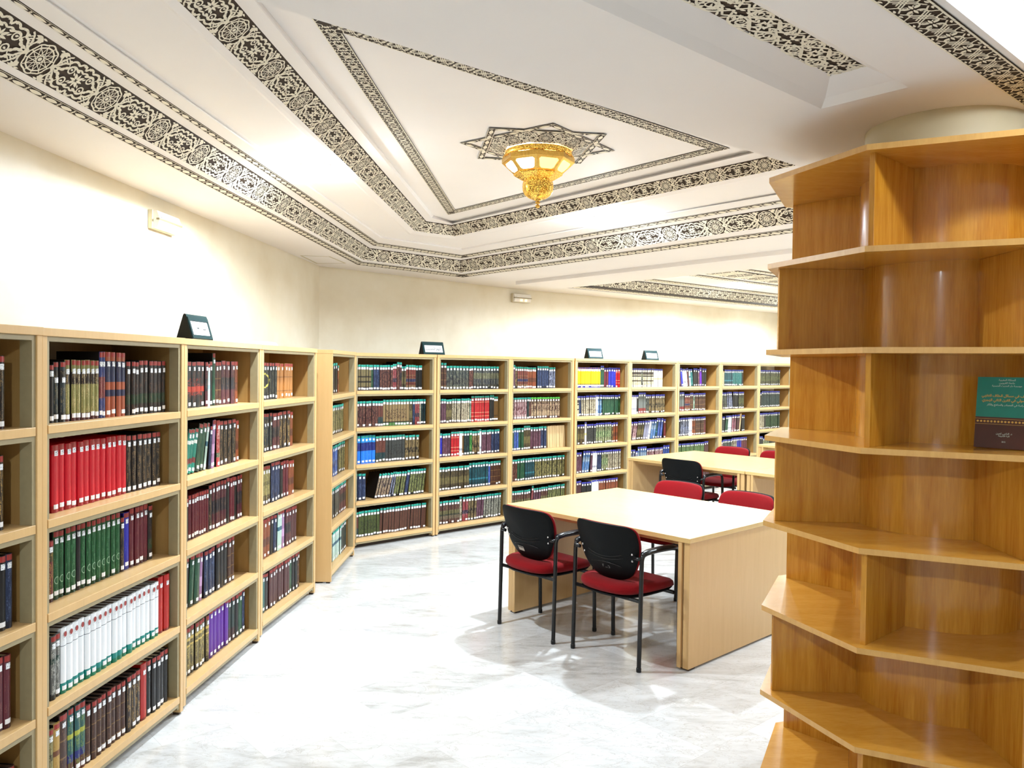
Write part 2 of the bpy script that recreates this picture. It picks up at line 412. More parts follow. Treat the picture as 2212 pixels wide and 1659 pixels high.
# access hatch: two dark slots and hairline joints
hp = [onz(*p, ZS) for p in ((650, 552), (711, 554), (746, 568.5), (685, 569))]
mb = MB()
def bar(mb, a, b, wd, z0, z1, m=0):
    d = nrm(sub(b, a)); n = (-d[1] * wd / 2, d[0] * wd / 2)
    mb.prism([(a[0] + n[0], a[1] + n[1]), (b[0] + n[0], b[1] + n[1]), (b[0] - n[0], b[1] - n[1]), (a[0] - n[0], a[1] - n[1])], z0, z1, m)
bar(mb, hp[0], hp[3], .012, ZS - .002, ZS + .002); bar(mb, hp[1], hp[2], .012, ZS - .002, ZS + .002)
bar(mb, hp[0], hp[1], .003, ZS - .002, ZS + .002); bar(mb, hp[3], hp[2], .003, ZS - .002, ZS + .002)
mb.build('trim_1', 'columnp', kind='structure')

# ------------------------------------------------------------------ carved plaster bands
rnd = random.Random(5)
def chaikin(pts, it):
    for _ in range(it):
        q = [pts[0]]
        for a, b in zip(pts, pts[1:]): q += [(a[0] * .75 + b[0] * .25, a[1] * .75 + b[1] * .25), (a[0] * .25 + b[0] * .75, a[1] * .25 + b[1] * .75)]
        q.append(pts[-1]); pts = q
    return pts
def ribbon(pts, w_, closed=False):
    if not closed and 3 <= len(pts) <= 12: pts = chaikin(pts, 2)
    out = []; n = len(pts); L = []
    for i, p in enumerate(pts):
        a = pts[(i - 1) % n] if (closed or i > 0) else p
        b = pts[(i + 1) % n] if (closed or i < n - 1) else p
        d = nrm((b[0] - a[0] or 1e-6, b[1] - a[1])); ww = w_(i / max(1, n - 1)) if callable(w_) else w_
        L.append(((p[0] - d[1] * ww / 2, p[1] + d[0] * ww / 2), (p[0] + d[1] * ww / 2, p[1] - d[0] * ww / 2)))
    for i in range(n if closed else n - 1):
        a, b = L[i], L[(i + 1) % n]; out.append([a[0], b[0], b[1], a[1]])
    return out
def leaf(x, y, ang, l, w_):
    pts = []
    for k in range(9):
        s_ = k / 8; pts.append((l * s_, w_ / 2 * sin(pi * s_ ** .8)))
    pts += [(px, -py) for px, py in pts[-2:0:-1]]
    c, s_ = cos(ang), sin(ang)
    return [[(x + px * c - py * s_, y + px * s_ + py * c) for px, py in pts]]
def spiral(x, y, ang, r, turns, w_, hand=1):
    n = int(14 * turns) + 2; pts = []
    for i in range(n):
        t_ = i / (n - 1); rr = r * (1 - .8 * t_); a = ang + hand * turns * 2 * pi * t_
        pts.append((x + rr * cos(a), y + rr * sin(a)))
    return ribbon(pts, lambda q: w_ * (1 - .4 * q))
def circ(x, y, r, w_, n=20, f=None): 
    return ribbon([(x + (f(t_) if f else 1) * r * cos(t_), y + (f(t_) if f else 1) * r * sin(t_)) for t_ in [2 * pi * k / n for k in range(n)]], w_, True)
def disc(x, y, r, n=10): return [[(x + r * cos(2 * pi * k / n), y + r * sin(2 * pi * k / n)) for k in range(n)]]
def m_floral(p):
    o = []
    R = .345
    o += circ(0, 0, .425, .04, 48, lambda t_: 1 + .04 * cos(8 * t_))
    V = [(R * cos(pi / 12 + 2 * pi * k / 12), R * sin(pi / 12 + 2 * pi * k / 12)) for k in range(12)]
    for k in range(12):
        o += ribbon([V[k], V[(k + 5) % 12]], .02)
        o += ribbon([V[k], V[(k + 1) % 12]], .04)
        o += ribbon([V[k], (V[k][0] * 1.2, V[k][1] * 1.2)], .025)
    o += disc(0, 0, .055)
    h = p / 2; a = h - .46
    if a < .25:
        a = max(.2, h - .42)
    for sx in (-1, 1):
        for sy in (-1, 1):
            # lobed medallion frame: two rows of ribbon
            q = [(0, .34), (.08, .45), (.22, .45), (.30, .36), (.42, .42), (.56, .40), (.62, .27), (.74, .26), (.84, .12), (.96, .05), (1.04, 0)]
            o += ribbon([(h + sx * u_ * a, sy * v_) for u_, v_ in q], .062)
            o += ribbon([(h + sx * u_ * a, sy * v_) for u_, v_ in ((0, .24), (.12, .30), (.24, .24), (.36, .30), (.48, .26), (.54, .15), (.66, .12), (.80, 0))], .052)
            # bud with a leaf heart
            bx, by = h + sx * a * .40, sy * .17
            o += circ(bx, by, .095, .042, 12); o += leaf(bx - sx * .04, by, atan2(sy * .3, sx), .10, .06)
            # eight-petal flower at the centre
            o += leaf(h + sx * .03, sy * .03, atan2(sy, sx), .20, .09)
            o += leaf(h + sx * .10, sy * .22, atan2(sy * .1, sx), .16, .07)
            o += leaf(h + sx * a * .60, sy * .10, atan2(-sy * .6, sx), .15, .06)
            o += leaf(h + sx * .16, sy * .08, atan2(sy * .9, sx), .13, .05)
            o += leaf(h + sx * .03, sy * .46, atan2(-sy * .5, sx), .14, .05)
            # palmettes filling the corner between rosette and medallion
            cx, cy = sx * .43, sy * .46
            for k in range(5):
                o += leaf(cx, cy, atan2(-sy * (.12 + .38 * k), sx * (1.3 - .42 * k)), .22 - .012 * k, .08)
            o += leaf(cx - sx * .02, cy, atan2(-sy * .12, -sx), .15, .05)
            o += spiral(sx * (.64 + .0 * p), sy * .24, 0 if sx > 0 else pi, .095, 1.2, .045, sx * sy)
            o += ribbon([(sx * .36, sy * .40), (sx * .50, sy * .30), (sx * .56, sy * .16), (sx * .52, 0)], .05)
            o += ribbon([(sx * .56, sy * .16), (sx * .66, sy * .40), (sx * .78, sy * .47)], .048)
            o += leaf(sx * .58, sy * .02, atan2(sy * .6, sx), .15, .06)
            o += leaf(sx * .74, sy * .33, atan2(sy * .3, sx), .14, .06)
            if p > 2.3:
                o += leaf(sx * .80, sy * .14, atan2(sy * .6, sx), .13, .055)
                o += ribbon([(sx * .66, sy * .40), (sx * .84, sy * .30), (sx * .92, sy * .18)], .03)
        o += leaf(h + sx * .02, 0, 0 if sx > 0 else pi, .22, .07)
        o += leaf(h, sx * .02, sx * pi / 2, .19, .07)
        o += ribbon([(sx * .42, 0), (sx * .54, 0)], .06)
        o += circ(sx * .60, 0, .05, .03, 8)
    return o
def m_chain(p):
    o = []
    h = p / 2
    for sy in (-1, 1):
        o += ribbon([(x_ * p / 6 - h, sy * .46) for x_ in range(7)], .08)
    n = 12
    up = [(-h * .74 + 1.48 * h * k / n, .30 * sin(pi * k / n) ** .75) for k in range(n + 1)]
    o.append([(x, y - .0) for x, y in up] + [(x, -y) for x, y in up[-2:0:-1]])
    o += ribbon([(-h * 1.12, -.30), (-h * .86, 0), (-h * 1.12, .30)], .10)
    o += ribbon([(h * 1.12, -.30), (h * .86, 0), (h * 1.12, .30)], .10)
    return o
def m_lattice(p):
    o = []; h = p / 2
    for sy in (-1, 1): o += ribbon([(-h, sy * .455), (0, sy * .455), (h, sy * .455)], .06)
    for sx in (-1, 1):
        for q in (-.12, 0, .12):
            o += ribbon([(sx * h + q - .22, .22 - 0), (sx * h + q + .22, -.22)], .045)
            o += ribbon([(sx * h + q - .22, -.22), (sx * h + q + .22, .22)], .045)
        for sy in (-1, 1):
            o += ribbon([(sx * (h - .10), sy * .43), (sx * (h - .28), sy * .16), (sx * .04, sy * .34)], .05)
            o += leaf(sx * .05, sy * .05, atan2(sy * 1.1, sx * .9), .27, .12)
            o += leaf(sx * .10, sy * .40, atan2(-sy * .2, sx), .20, .07)
            o += spiral(sx * .20, sy * .13, 0, .08, 1.1, .035, sx * sy)
        o += leaf(sx * .02, 0, 0 if sx > 0 else pi, .30, .08)
    return o
def m_scroll(p):
    o = []; h = p / 2; r_ = random.Random(3)
    for sx in (-1, 1):
        for sy in (-1, 1):
            o += circ(sx * h * .52, sy * .22, .20, .05, 18, lambda t_: 1 + .12 * cos(3 * t_))
            o += spiral(sx * h * .52, sy * .22, sx, .15, 1.4, .05, sx * sy)
            o += ribbon([(0, sy * .02), (sx * h * .3, sy * .44), (sx * h * .75, sy * .40), (sx * h, sy * .06)], .055)
            r_ = random.Random(3)
            for k in range(34):
                x_, y_ = r_.uniform(.04, .96), r_.uniform(.03, .47)
                o += leaf(sx * h * x_, sy * y_, atan2(sy * r_.uniform(-1, 1), sx * r_.uniform(.3, 1)), r_.uniform(.12, .20), r_.uniform(.05, .07))
            o += ribbon([(0, sy * .30), (sx * h * .35, sy * .05), (sx * h * .7, sy * .12), (sx * h, sy * .34)], .05)
    return o
trim_n = [1]
def band(outer, inner, motif, ratio, lift=0.0035):
    trim_n[0] += 1; back = MB(); rib = MB()
    for i in range(len(outer) - 1):
        O0, O1, I0, I1_ = outer[i], outer[i + 1], inner[i], inner[i + 1]
        e = nrm((O1[0] - O0[0], O1[1] - O0[1])); n = (-e[1], e[0])
        L = hypot(O1[0] - O0[0], O1[1] - O0[1])
        dw = lambda P: ((P[0] - O0[0]) * e[0] + (P[1] - O0[1]) * e[1], (P[0] - O0[0]) * n[0] + (P[1] - O0[1]) * n[1])
        s0, w0 = dw(I0); s1, w1 = dw(I1_); W = (w0 + w1) / 2; dz_ = ((I0[2] - O0[2]) + (I1_[2] - O1[2])) / 2; aw = hypot(W, dz_)
        sa, sb = s0 / 2, (L + s1) / 2; Lm = sb - sa
        G = 40; gv = []
        for g in range(G + 1):
            for h_ in range(5):
                q_ = h_ / 4; sl0, sl1 = s0 * q_, L + (s1 - L) * q_; r_ = g / G; ss = sl0 + (sl1 - sl0) * r_; wd = q_ * (w0 + (w1 - w0) * r_)
                za = O0[2] + (O1[2] - O0[2]) * r_; zb = I0[2] + (I1_[2] - I0[2]) * r_
                gv.append((O0[0] + e[0] * ss + n[0] * wd, O0[1] + e[1] * ss + n[1] * wd, za + (zb - za) * q_))
        back.add(gv, [(g * 5 + h_, g * 5 + h_ + 1, g * 5 + h_ + 6, g * 5 + h_ + 5) for g in range(G) for h_ in range(4)])
        nc = max(1, round(Lm / ratio)); P = Lm / nc / aw
        cell = motif(P)
        for c in range(-1, nc + 1):
            for poly in cell:
                vs = []; ok = True
                for x, y in poly:
                    s_ = sa + (c * P + P / 2 + x) * aw; t_ = y + .5
                    if t_ < -.02 or t_ > 1.02 or s_ < s0 * t_ - .002 or s_ > L + (s1 - L) * t_ + .002: ok = False; break
                    
                    sl0, sl1 = s0 * t_, L + (s1 - L) * t_
                    r_ = min(1, max(0, (s_ - sl0) / max(1e-6, sl1 - sl0)))
                    q = t_ * (w0 + (w1 - w0) * r_); za = O0[2] + (O1[2] - O0[2]) * r_; zb = I0[2] + (I1_[2] - I0[2]) * r_
                    z = za + (zb - za) * t_ - lift
                    vs.append([O0[0] + e[0] * s_ + n[0] * q, O0[1] + e[1] * s_ + n[1] * q, z])
                if not ok: continue
                dz = rnd.random() * .0008
                vs = [(a, b, c_ - dz) for a, b, c_ in vs]
                rib.add(vs, [tuple(range(len(vs)))])
    b = back.build('trim_%d' % trim_n[0], 'dark', kind='structure')
    rib.build('carved_relief', 'plaster', b)
    return b
band(A_o, A_i, m_chain, .088); band(C_o, C_i, m_chain, .088)
band(B_o, B_i, m_floral, .40); band(E_o, E_i, m_floral, .355)
def low(a, d=.001): return [(p[0], p[1], p[2] - d) for p in a]
V1, V2, V3 = [(*onz(x, y, ZT - .002), ZT - .003) for x, y in ((661, 21), (967.5, 464), (1577, 320))]
U1, U2, U3 = [(*onz(x, y, ZT - .002), ZT - .003) for x, y in ((739, 70), (983, 453), (1527, 321))]
band([V1, V2, V3, V1], [U1, U2, U3, U1], m_lattice, .104, .002)
h4 = [(*onz(x, y, 2.698), 2.697) for x, y in ((1480, 0), (1807, 175), (1902, 153), (1654, 0))]
h0 = off(h4[0], -1.0, 0, 2.697); h3 = off(h4[3], -1.0, 0, 2.697)
band([h0, h4[1]], [h3, h4[2]], m_scroll, .33, .003)
i0 = onz(1885, 0, ZS); i3 = onz(2017, 0, ZS); i0 = (*i0, ZS - .002); i3 = (*i3, ZS - .002)
wI = (i3[0] - i0[0]) * dP[0] + (i3[1] - i0[1]) * dP[1]
band([off(i0, -1.2, 0, ZS - .002), off(i0, 3.2, 0, ZS - .002)], [off(i0, -1.2, wI, ZS - .002), off(i0, 3.2, wI, ZS - .002)], m_lattice, .125, .003)
def bay(px, y0, y1, motif, ratio, z0=2.747, z1=2.747):
    a, b = onz(px, y0, z0), onz(px, y1, z1)
    def cut(p): return isect(p, d4, R4a, dB)
    a0, b0 = cut(a), cut(b)
    band([(*a0, z0), (a[0] + d4[0] * .6, a[1] + d4[1] * .6, z0)], [(*b0, z1), (b[0] + d4[0] * .6, b[1] + d4[1] * .6, z1)], motif, ratio, .003)
bay(1687, 667.0, 662.5, m_chain, .10, 2.64, 2.645); bay(1687, 659, 643, m_floral, .40, 2.65, 2.742); bay(1687, 640, 636, m_chain, .10)
bay(1687, 621, 617, m_chain, .10); bay(1687, 614, 598.5, m_floral, .40); bay(1687, 595.5, 592, m_chain, .10)

# ------------------------------------------------------------------ ceiling lamps
def downlight(i, x, y, z, watts):
    lab = {0: 'round recessed downlight glowing in the ceiling panel above the left bookcases', 1: 'round recessed downlight above the table, between the two carved floral bands',
           2: 'round downlight in the far ceiling bay, the one nearer the beam', 3: 'round downlight in the far ceiling bay, the one nearer the round shelving'}.get(i, 'recessed downlight outside the view, ' + SPOT_WHERE[i])
    t_ = thing('recessed_downlight', lab, 'ceiling light', (x, y, z), 0, 'downlights in the ceiling')
    MB().lathe([(.085, 0.004), (.085, -.006), (.062, -.010), (.058, -.004), (.058, .004)], n=32).build('trim_ring', 'white', t_, smooth=True, auto=40)
    MB().lathe([(.0001, -.026), (.02, -.024), (.038, -.018), (.05, -.006), (.052, .004)], n=24).build('bulb', 'bulb', t_, smooth=True)
    ld = bpy.data.lights.new('downlight_beam', 'SPOT'); ld.energy = watts; ld.color = COOL; ld.shadow_soft_size = 0.045
    ld.spot_size = radians(169); ld.spot_blend = 0.3
    lo = bpy.data.objects.new('downlight_beam', ld); COL.objects.link(lo); lo.parent = t_; lo.location = (0, 0, -.03)
    ld = bpy.data.lights.new('downlight_glow', 'POINT'); ld.energy = watts * (.9 if i == 6 else .02 if i in (2, 3) else .05); ld.color = COOL; ld.shadow_soft_size = 0.04
    lo = bpy.data.objects.new('downlight_glow', ld); COL.objects.link(lo); lo.parent = t_; lo.location = (0, 0, -.075)
for i, s_ in enumerate(SPOTS): downlight(i, *s_)

# ------------------------------------------------------------------ bookcases
SH = [1.451, 1.111, .771, .431, .091]          # tops of the five shelves
HB, DEPTH = 1.80, 0.36
OPEN = [((-1.757, 1.93), (-1.648, 2.756)), ((-1.655, 2.872), (-1.566, 3.771)), ((-1.573, 3.896), (-1.510, 4.769)), ((-1.522, 4.93), (-1.434, 5.812)),
        ((-1.375, 6.155), (-1.374, 7.0)), ((-1.405, 7.30), (-.779, 7.868)), ((-.705, 7.94), (-.047, 8.53)), ((.020, 8.66), (.681, 9.23)),
        ((.775, 9.40), (1.441, 9.955)), ((1.517, 10.08), (2.177, 10.66)), ((2.268, 10.81), (2.948, 11.39)), ((3.043, 11.54), (3.720, 12.13)),
        ((3.812, 12.27), (4.51, 12.91))]
CASE_LABEL = ['light maple bookcase cut off by the left picture edge', 'wide light maple bookcase nearest the camera with the red book set',
              'light maple bookcase with purple books on its bottom shelf', 'light maple bookcase standing left of the plain end panel',
              'narrow looking maple bookcase turned at the wall corner, showing its plain end panel', 'maple bookcase under the Arabic sign reading sciences of hadith',
              'maple bookcase with a red set on its second shelf', 'maple bookcase with a row of beige page edges on its third shelf',
              'maple bookcase with the bright yellow set on its top shelf', 'maple bookcase below the sign farthest right',
              'maple bookcase with a single purple book on its top shelf', 'second last maple bookcase at the right end of the back wall',
              'last maple bookcase at the right, half hidden by round shelving']
cases = []
def bookcase(k):
    (x0, y0), (x1, y1) = OPEN[k]
    d = nrm((x1 - x0, y1 - y0)); w_ = hypot(x1 - x0, y1 - y0); st = .0440
    if k in (4,): st = .022
    ox, oy = x0 - d[0] * st, y0 - d[1] * st; W = w_ + 2 * st
    rz = atan2(d[1], d[0])
    t_ = thing('bookcase', CASE_LABEL[k], 'bookcase', (ox, oy, 0), rz, 'bookcases along the walls')
    lt = .026 if k != 4 else .013
    for xa, xb in ((0, lt), (W - lt, W)):
        MB().box(xa, xb, 0.0, DEPTH, .012, HB - .03).build('side_panel', 'maple', t_, bevel=.0015)
        MB().box(xa + .003, xb - .003, .01, .04, 0, .012).build('foot', 'kick', t_)
    for xa, xb in ((lt, st), (W - st, W - lt)):
        MB().box(xa, xb, .006, .052, .03, HB - .048).build('liner_strip', 'liner', t_)
    MB().box(-.002, W + .002, -.004, DEPTH, HB - .03, HB).build('top_panel', 'maple', t_, bevel=.0015)
    MB().box(lt, W - lt, .006, .052, HB - .048, HB - .03).build('top_rail', 'liner', t_)
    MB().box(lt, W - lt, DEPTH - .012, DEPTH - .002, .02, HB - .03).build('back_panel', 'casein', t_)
    for q in (0, 1):
        xa = lt if q == 0 else W - lt - .006
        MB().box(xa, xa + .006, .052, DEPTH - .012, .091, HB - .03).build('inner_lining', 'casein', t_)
    for z in SH:
        sh = MB().box(lt + .006, W - lt - .006, .0, DEPTH - .012, z - .031, z).build('shelf', 'maple', t_, bevel=.0015)
        MB().box(st, W - st, .006, .03, z - .049, z - .031).build('shelf_rail', 'liner', sh)
    MB().box(lt, W - lt, .07, .085, .0, .042).build('kick_board', 'kick', t_)
    cases.append((t_, st, w_, W))
for k in range(len(OPEN)): bookcase(k)

# ------------------------------------------------------------------ book styles: base colour, bands (from v, to v, colour), gilt (strength, colour, scale), words
BLK = (14, 12, 14)
STY = {
 'tealblack': ((24, 40, 46), [(0, .16, (16, 18, 18)), (.66, .86, (20, 18, 16))], (.35, (180, 160, 110)), 'black and slate book with gilt title block'),
 'olive': ((128, 124, 70), [(0, .12, (70, 26, 30)), (.60, .80, (34, 22, 18))], (.5, (206, 180, 130)), 'olive book with dark title block'),
 'bluered': ((36, 52, 110), [(0, .1, (22, 40, 96)), (.3, .62, (110, 40, 46))], (.4, (180, 150, 120)), 'thin tall blue and maroon book'),
 'brownblue': ((150, 72, 44), [(.32, .42, (30, 34, 66)), (.54, .86, (34, 42, 72))], (.1, (200, 150, 100)), 'tall brown book with wide blue bands'),
 'blackgreen': ((22, 14, 14), [(.20, .38, (12, 44, 20))], (.35, (120, 80, 60)), 'black book with a green band low down'),
 'redold': ((176, 34, 40), [(0, .06, (120, 30, 26))], (.25, (220, 150, 130)), 'short scuffed red book'),
 'red': ((196, 18, 38), [(0, .1, (150, 30, 34)), (.86, .92, (160, 20, 30))], (.06, (230, 120, 110)), 'plain bright red book'),
 'blackgilt': ((16, 12, 13), [(.0, .06, (40, 14, 14))], (.5, (150, 120, 80)), 'black book with gilt script'),
 'maroongold': ((96, 24, 34), [(.66, .86, (50, 44, 22)), (0, .12, (60, 22, 24))], (.55, (190, 160, 70)), 'maroon book with gold upper panel'),
 'green': ((8, 74, 34), [(0, .05, (6, 50, 24))], (.4, (90, 150, 100)), 'dark green book with framed spine'),
 'blue': ((28, 30, 150), [(0, .05, (18, 20, 110))], (.15, (190, 200, 230)), 'royal blue book'),
 'maroon': ((88, 20, 34), [(0, .08, (60, 16, 24))], (.2, (170, 120, 90)), 'plain maroon book'),
 'grey': ((92, 92, 88), [(0, .1, (30, 28, 26)), (.56, .66, (20, 50, 40))], (.6, (190, 190, 180)), 'grey book with silver script'),
 'white': ((236, 238, 240), [(0, .07, (0, 110, 84)), (.07, .16, (8, 130, 124)), (.72, .727, (20, 40, 44))], (.12, (170, 180, 190)), 'white book with teal foot'),
 'crimson': ((168, 26, 20), [(.0, .04, (110, 16, 14))], (.12, (220, 160, 110)), 'glossy crimson book'),
 'khaki': ((120, 110, 70), [(.0, .25, (60, 50, 40)), (.5, .6, (60, 50, 30))], (.5, (200, 190, 120)), 'khaki patterned book'),
 'tan': ((176, 140, 70), [(.5, .58, (110, 60, 30)), (0, .05, (110, 70, 40))], (.4, (90, 60, 30)), 'tan leather look book'),
 'peacock': ((30, 84, 84), [(0, .2, (80, 26, 26)), (.2, .32, (20, 30, 110)), (.55, .62, (170, 170, 60))], (.5, (150, 170, 60)), 'blue green patterned book'),
 'brown': ((62, 34, 24), [(.12, .14, (120, 90, 50)), (.34, .36, (120, 90, 50)), (.6, .62, (120, 90, 50))], (.3, (150, 110, 70)), 'brown book with raised bands'),
 'darkgilt': ((44, 32, 24), [(0, .1, (24, 16, 14))], (.5, (200, 160, 90)), 'dark brown book with gilt title'),
 'orangeblk': ((24, 28, 32), [(.34, .46, (150, 44, 30)), (.0, .3, (16, 20, 22))], (.25, (170, 60, 40)), 'black book with red lettering across the set'),
 'iceblue': ((200, 226, 232), [(.4, .5, (150, 200, 215))], (.1, (80, 120, 140)), 'thin pale blue book'),
 'forest': ((16, 66, 44), [(0, .08, (10, 40, 30))], (.2, (150, 170, 120)), 'dark green book'),
 'rust': ((120, 56, 26), [(.3, .5, (80, 34, 18))], (.25, (190, 140, 80)), 'rust brown book'),
 'tealwhite': ((22, 128, 110), [(.22, .34, (120, 50, 50)), (.66, .74, (220, 226, 220))], (.1, (230, 230, 220)), 'leaning teal book with maroon band'),
 'lilac': ((150, 110, 150), [(.3, .5, (190, 150, 190))], (.2, (230, 220, 240)), 'slim lilac book'),
 'mint': ((170, 196, 186), [(.5, .6, (40, 90, 110))], (.2, (60, 80, 90)), 'slim pale mint book'),
 'redwhite': ((160, 40, 46), [(.2, .3, (20, 80, 50))], (.6, (220, 200, 190)), 'red and white patterned book'),
 'mauvedk': ((74, 30, 40), [(.34, .62, (28, 26, 34))], (.3, (160, 120, 90)), 'dark maroon book with black middle'),
 'navy': ((20, 34, 66), [(0, .1, (14, 22, 44))], (.35, (110, 130, 170)), 'navy book'),
 'oliveg': ((92, 80, 46), [(.6, .64, (200, 170, 90)), (.72, .78, (200, 170, 90)), (0, .12, (40, 34, 24))], (.6, (190, 170, 90)), 'olive book with two gold bands'),
 'purple': ((84, 14, 140), [(0, .08, (60, 10, 100))], (.05, (160, 120, 200)), 'plain purple book'),
 'greenmar': ((30, 50, 48), [(0, .3, (50, 26, 32))], (.2, (130, 120, 90)), 'grey green book'),
 'goldring': ((16, 20, 22), [(0, .1, (24, 24, 24))], (.3, (150, 150, 110)), 'black book carrying part of a gold ring emblem'),
 'camel': ((166, 110, 54), [(.2, .22, (110, 66, 30)), (.6, .62, (110, 66, 30))], (.15, (110, 66, 30)), 'camel brown book'),
 'bluecl': ((40, 70, 140), [(0, .1, (30, 50, 110))], (.3, (190, 200, 220)), 'mid blue book'),
 'chocol': ((70, 34, 36), [(0, .08, (50, 24, 24))], (.12, (140, 100, 70)), 'chocolate brown book'),
 'teal': ((10, 84, 82), [(0, .08, (8, 60, 60))], (.3, (130, 170, 160)), 'deep teal book'),
 'blackpl': ((12, 12, 14), [(.0, .03, (30, 24, 20))], (.04, (90, 80, 70)), 'plain black book'),
 # far rows
 'navywht': ((40, 48, 84), [(.4, .5, (90, 100, 140))], (.6, (190, 196, 216)), ''), 'olvblk': ((44, 44, 26), [], (.8, (170, 160, 100)), ''),
 'bluebrt': ((24, 84, 190), [(.3, .5, (20, 60, 150))], (.4, (190, 220, 245)), ''), 'greenwht': ((90, 130, 100), [(.2, .5, (140, 170, 140))], (.5, (220, 236, 220)), ''),
 'sand': ((166, 148, 96), [(.30, .36, (40, 34, 24)), (.5, .56, (60, 50, 30)), (0, .14, (60, 20, 20))], (.5, (70, 56, 34)), ''),
 'oval': ((92, 38, 36), [(0, .1, (110, 70, 60))], (.4, (190, 140, 110)), ''), 'pinkred': ((180, 60, 66), [(.3, .45, (40, 20, 60))], (.3, (220, 190, 190)), ''),
 'stripes': ((166, 120, 84), [(.2, .3, (130, 40, 34)), (.32, .44, (24, 34, 100)), (.46, .56, (140, 50, 40)), (.6, .84, (150, 60, 50))], (.25, (200, 170, 120)), ''),
 'callig': ((190, 158, 106), [(0, .12, (110, 170, 90)), (.12, .16, (50, 30, 20))], (.0, (60, 30, 20)), ''),
 'twoblue': ((20, 110, 220), [(.45, .75, (14, 30, 100)), (.75, 1, (24, 130, 200))], (.15, (160, 200, 240)), ''),
 'redteal': ((128, 66, 54), [(0, .12, (80, 74, 40)), (.12, .36, (20, 70, 76))], (.2, (190, 140, 110)), ''),
 'greyg': ((88, 92, 88), [(0, .1, (60, 56, 52))], (.8, (24, 26, 26)), ''), 'castle': ((120, 98, 62), [(0, .08, (50, 34, 26)), (.3, .5, (30, 22, 20))], (.5, (190, 164, 110)), ''),
 'purpgold': ((56, 34, 54), [(.0, .4, (84, 44, 52))], (.7, (206, 180, 140)), ''), 'olvspk': ((30, 34, 28), [], (.9, (150, 156, 90)), ''),
 'leafgrn': ((96, 112, 40), [(0, .1, (30, 36, 16))], (.6, (24, 30, 10)), ''), 'chain': ((132, 82, 54), [], (1.0, (60, 16, 12)), ''),
 'slate': ((46, 58, 66), [(.2, .5, (28, 34, 48)), (0, .14, (110, 104, 80))], (.5, (150, 150, 120)), ''),
 'greyyel': ((52, 60, 74), [(.45, .7, (120, 120, 90)), (0, .2, (26, 28, 34))], (.4, (180, 176, 140)), ''),
 'mauve': ((112, 62, 84), [(0, .1, (80, 40, 56))], (.25, (190, 160, 170)), ''), 'mixtan': ((110, 90, 66), [], (.9, (216, 206, 176)), ''),
 'redset': ((164, 14, 26), [(.34, .36, (220, 150, 120)), (.2, .22, (220, 150, 120)), (.74, .76, (220, 150, 120))], (.15, (230, 170, 140)), ''),
 'ochre': ((150, 104, 40), [(.2, .24, (90, 60, 20))], (.15, (90, 60, 20)), ''), 'beige': ((206, 176, 130), [], (.03, (120, 90, 60)), ''),
 'whitebk': ((220, 222, 222), [(.2, .3, (150, 150, 160))], (.2, (120, 120, 140)), ''), 'grass': ((30, 140, 40), [(0, .2, (20, 90, 40))], (.3, (200, 220, 160)), ''),
 'oliveband': ((84, 70, 46), [(.26, .54, (130, 116, 70)), (.12, .16, (30, 24, 16))], (.35, (170, 150, 90)), ''),
 'tealdot': ((20, 78, 88), [(.3, .36, (60, 150, 170)), (0, .2, (12, 56, 66))], (.3, (60, 150, 160)), ''),
 'marband': ((104, 56, 46), [(.2, .35, (130, 110, 84)), (.42, .58, (118, 112, 64)), (.35, .42, (50, 60, 40))], (.3, (190, 170, 130)), ''),
 'greyfloral': ((40, 42, 42), [], (1.0, (170, 168, 150)), ''), 'beads': ((84, 36, 30), [(.14, .34, (170, 140, 110)), (.62, .66, (190, 150, 130))], (.6, (214, 190, 150)), ''),
 'pinkmar': ((150, 84, 92), [(.36, .62, (120, 44, 56)), (0, .2, (190, 150, 150))], (.6, (226, 200, 200)), ''),
 'yellow': ((238, 170, 8), [(0, .08, (40, 40, 130)), (.08, .13, (238, 238, 238)), (.13, .19, (120, 110, 40)), (.84, .92, (238, 240, 244))], (.05, (200, 140, 10)), ''),
 'cream': ((198, 186, 150), [(.3, .36, (60, 50, 40)), (.55, .62, (40, 34, 30)), (.66, .8, (60, 50, 44))], (.7, (50, 40, 34)), ''),
 'creamg': ((200, 196, 190), [(.4, .5, (210, 190, 120))], (.2, (150, 140, 160)), ''), 'olivegreen': ((88, 96, 60), [(.3, .6, (60, 110, 50))], (.7, (190, 196, 150)), ''),
 'skyblue': ((80, 140, 210), [(.5, .7, (170, 200, 230))], (.3, (230, 240, 250)), ''), 'palelil': ((186, 186, 214), [], (.2, (120, 120, 160)), ''),
 'greygrn': ((140, 146, 140), [(0, .25, (170, 60, 60))], (.2, (100, 110, 110)), ''), 'blackteal': ((10, 44, 50), [], (.3, (80, 130, 120)), ''),
 'blkolv': ((30, 30, 22), [(.3, .6, (70, 78, 40))], (.4, (160, 160, 90)), ''), 'halfgreen': ((110, 150, 80), [(0, .45, (110, 40, 34))], (.15, (210, 230, 180)), ''),
 'rose': ((196, 110, 130), [(0, .2, (220, 170, 180))], (.3, (236, 220, 224)), ''), 'darkgreen2': ((10, 62, 20), [(.0, .1, (8, 30, 14))], (.3, (80, 140, 70)), ''),
}
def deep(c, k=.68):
    return tuple(v * k for v in c)
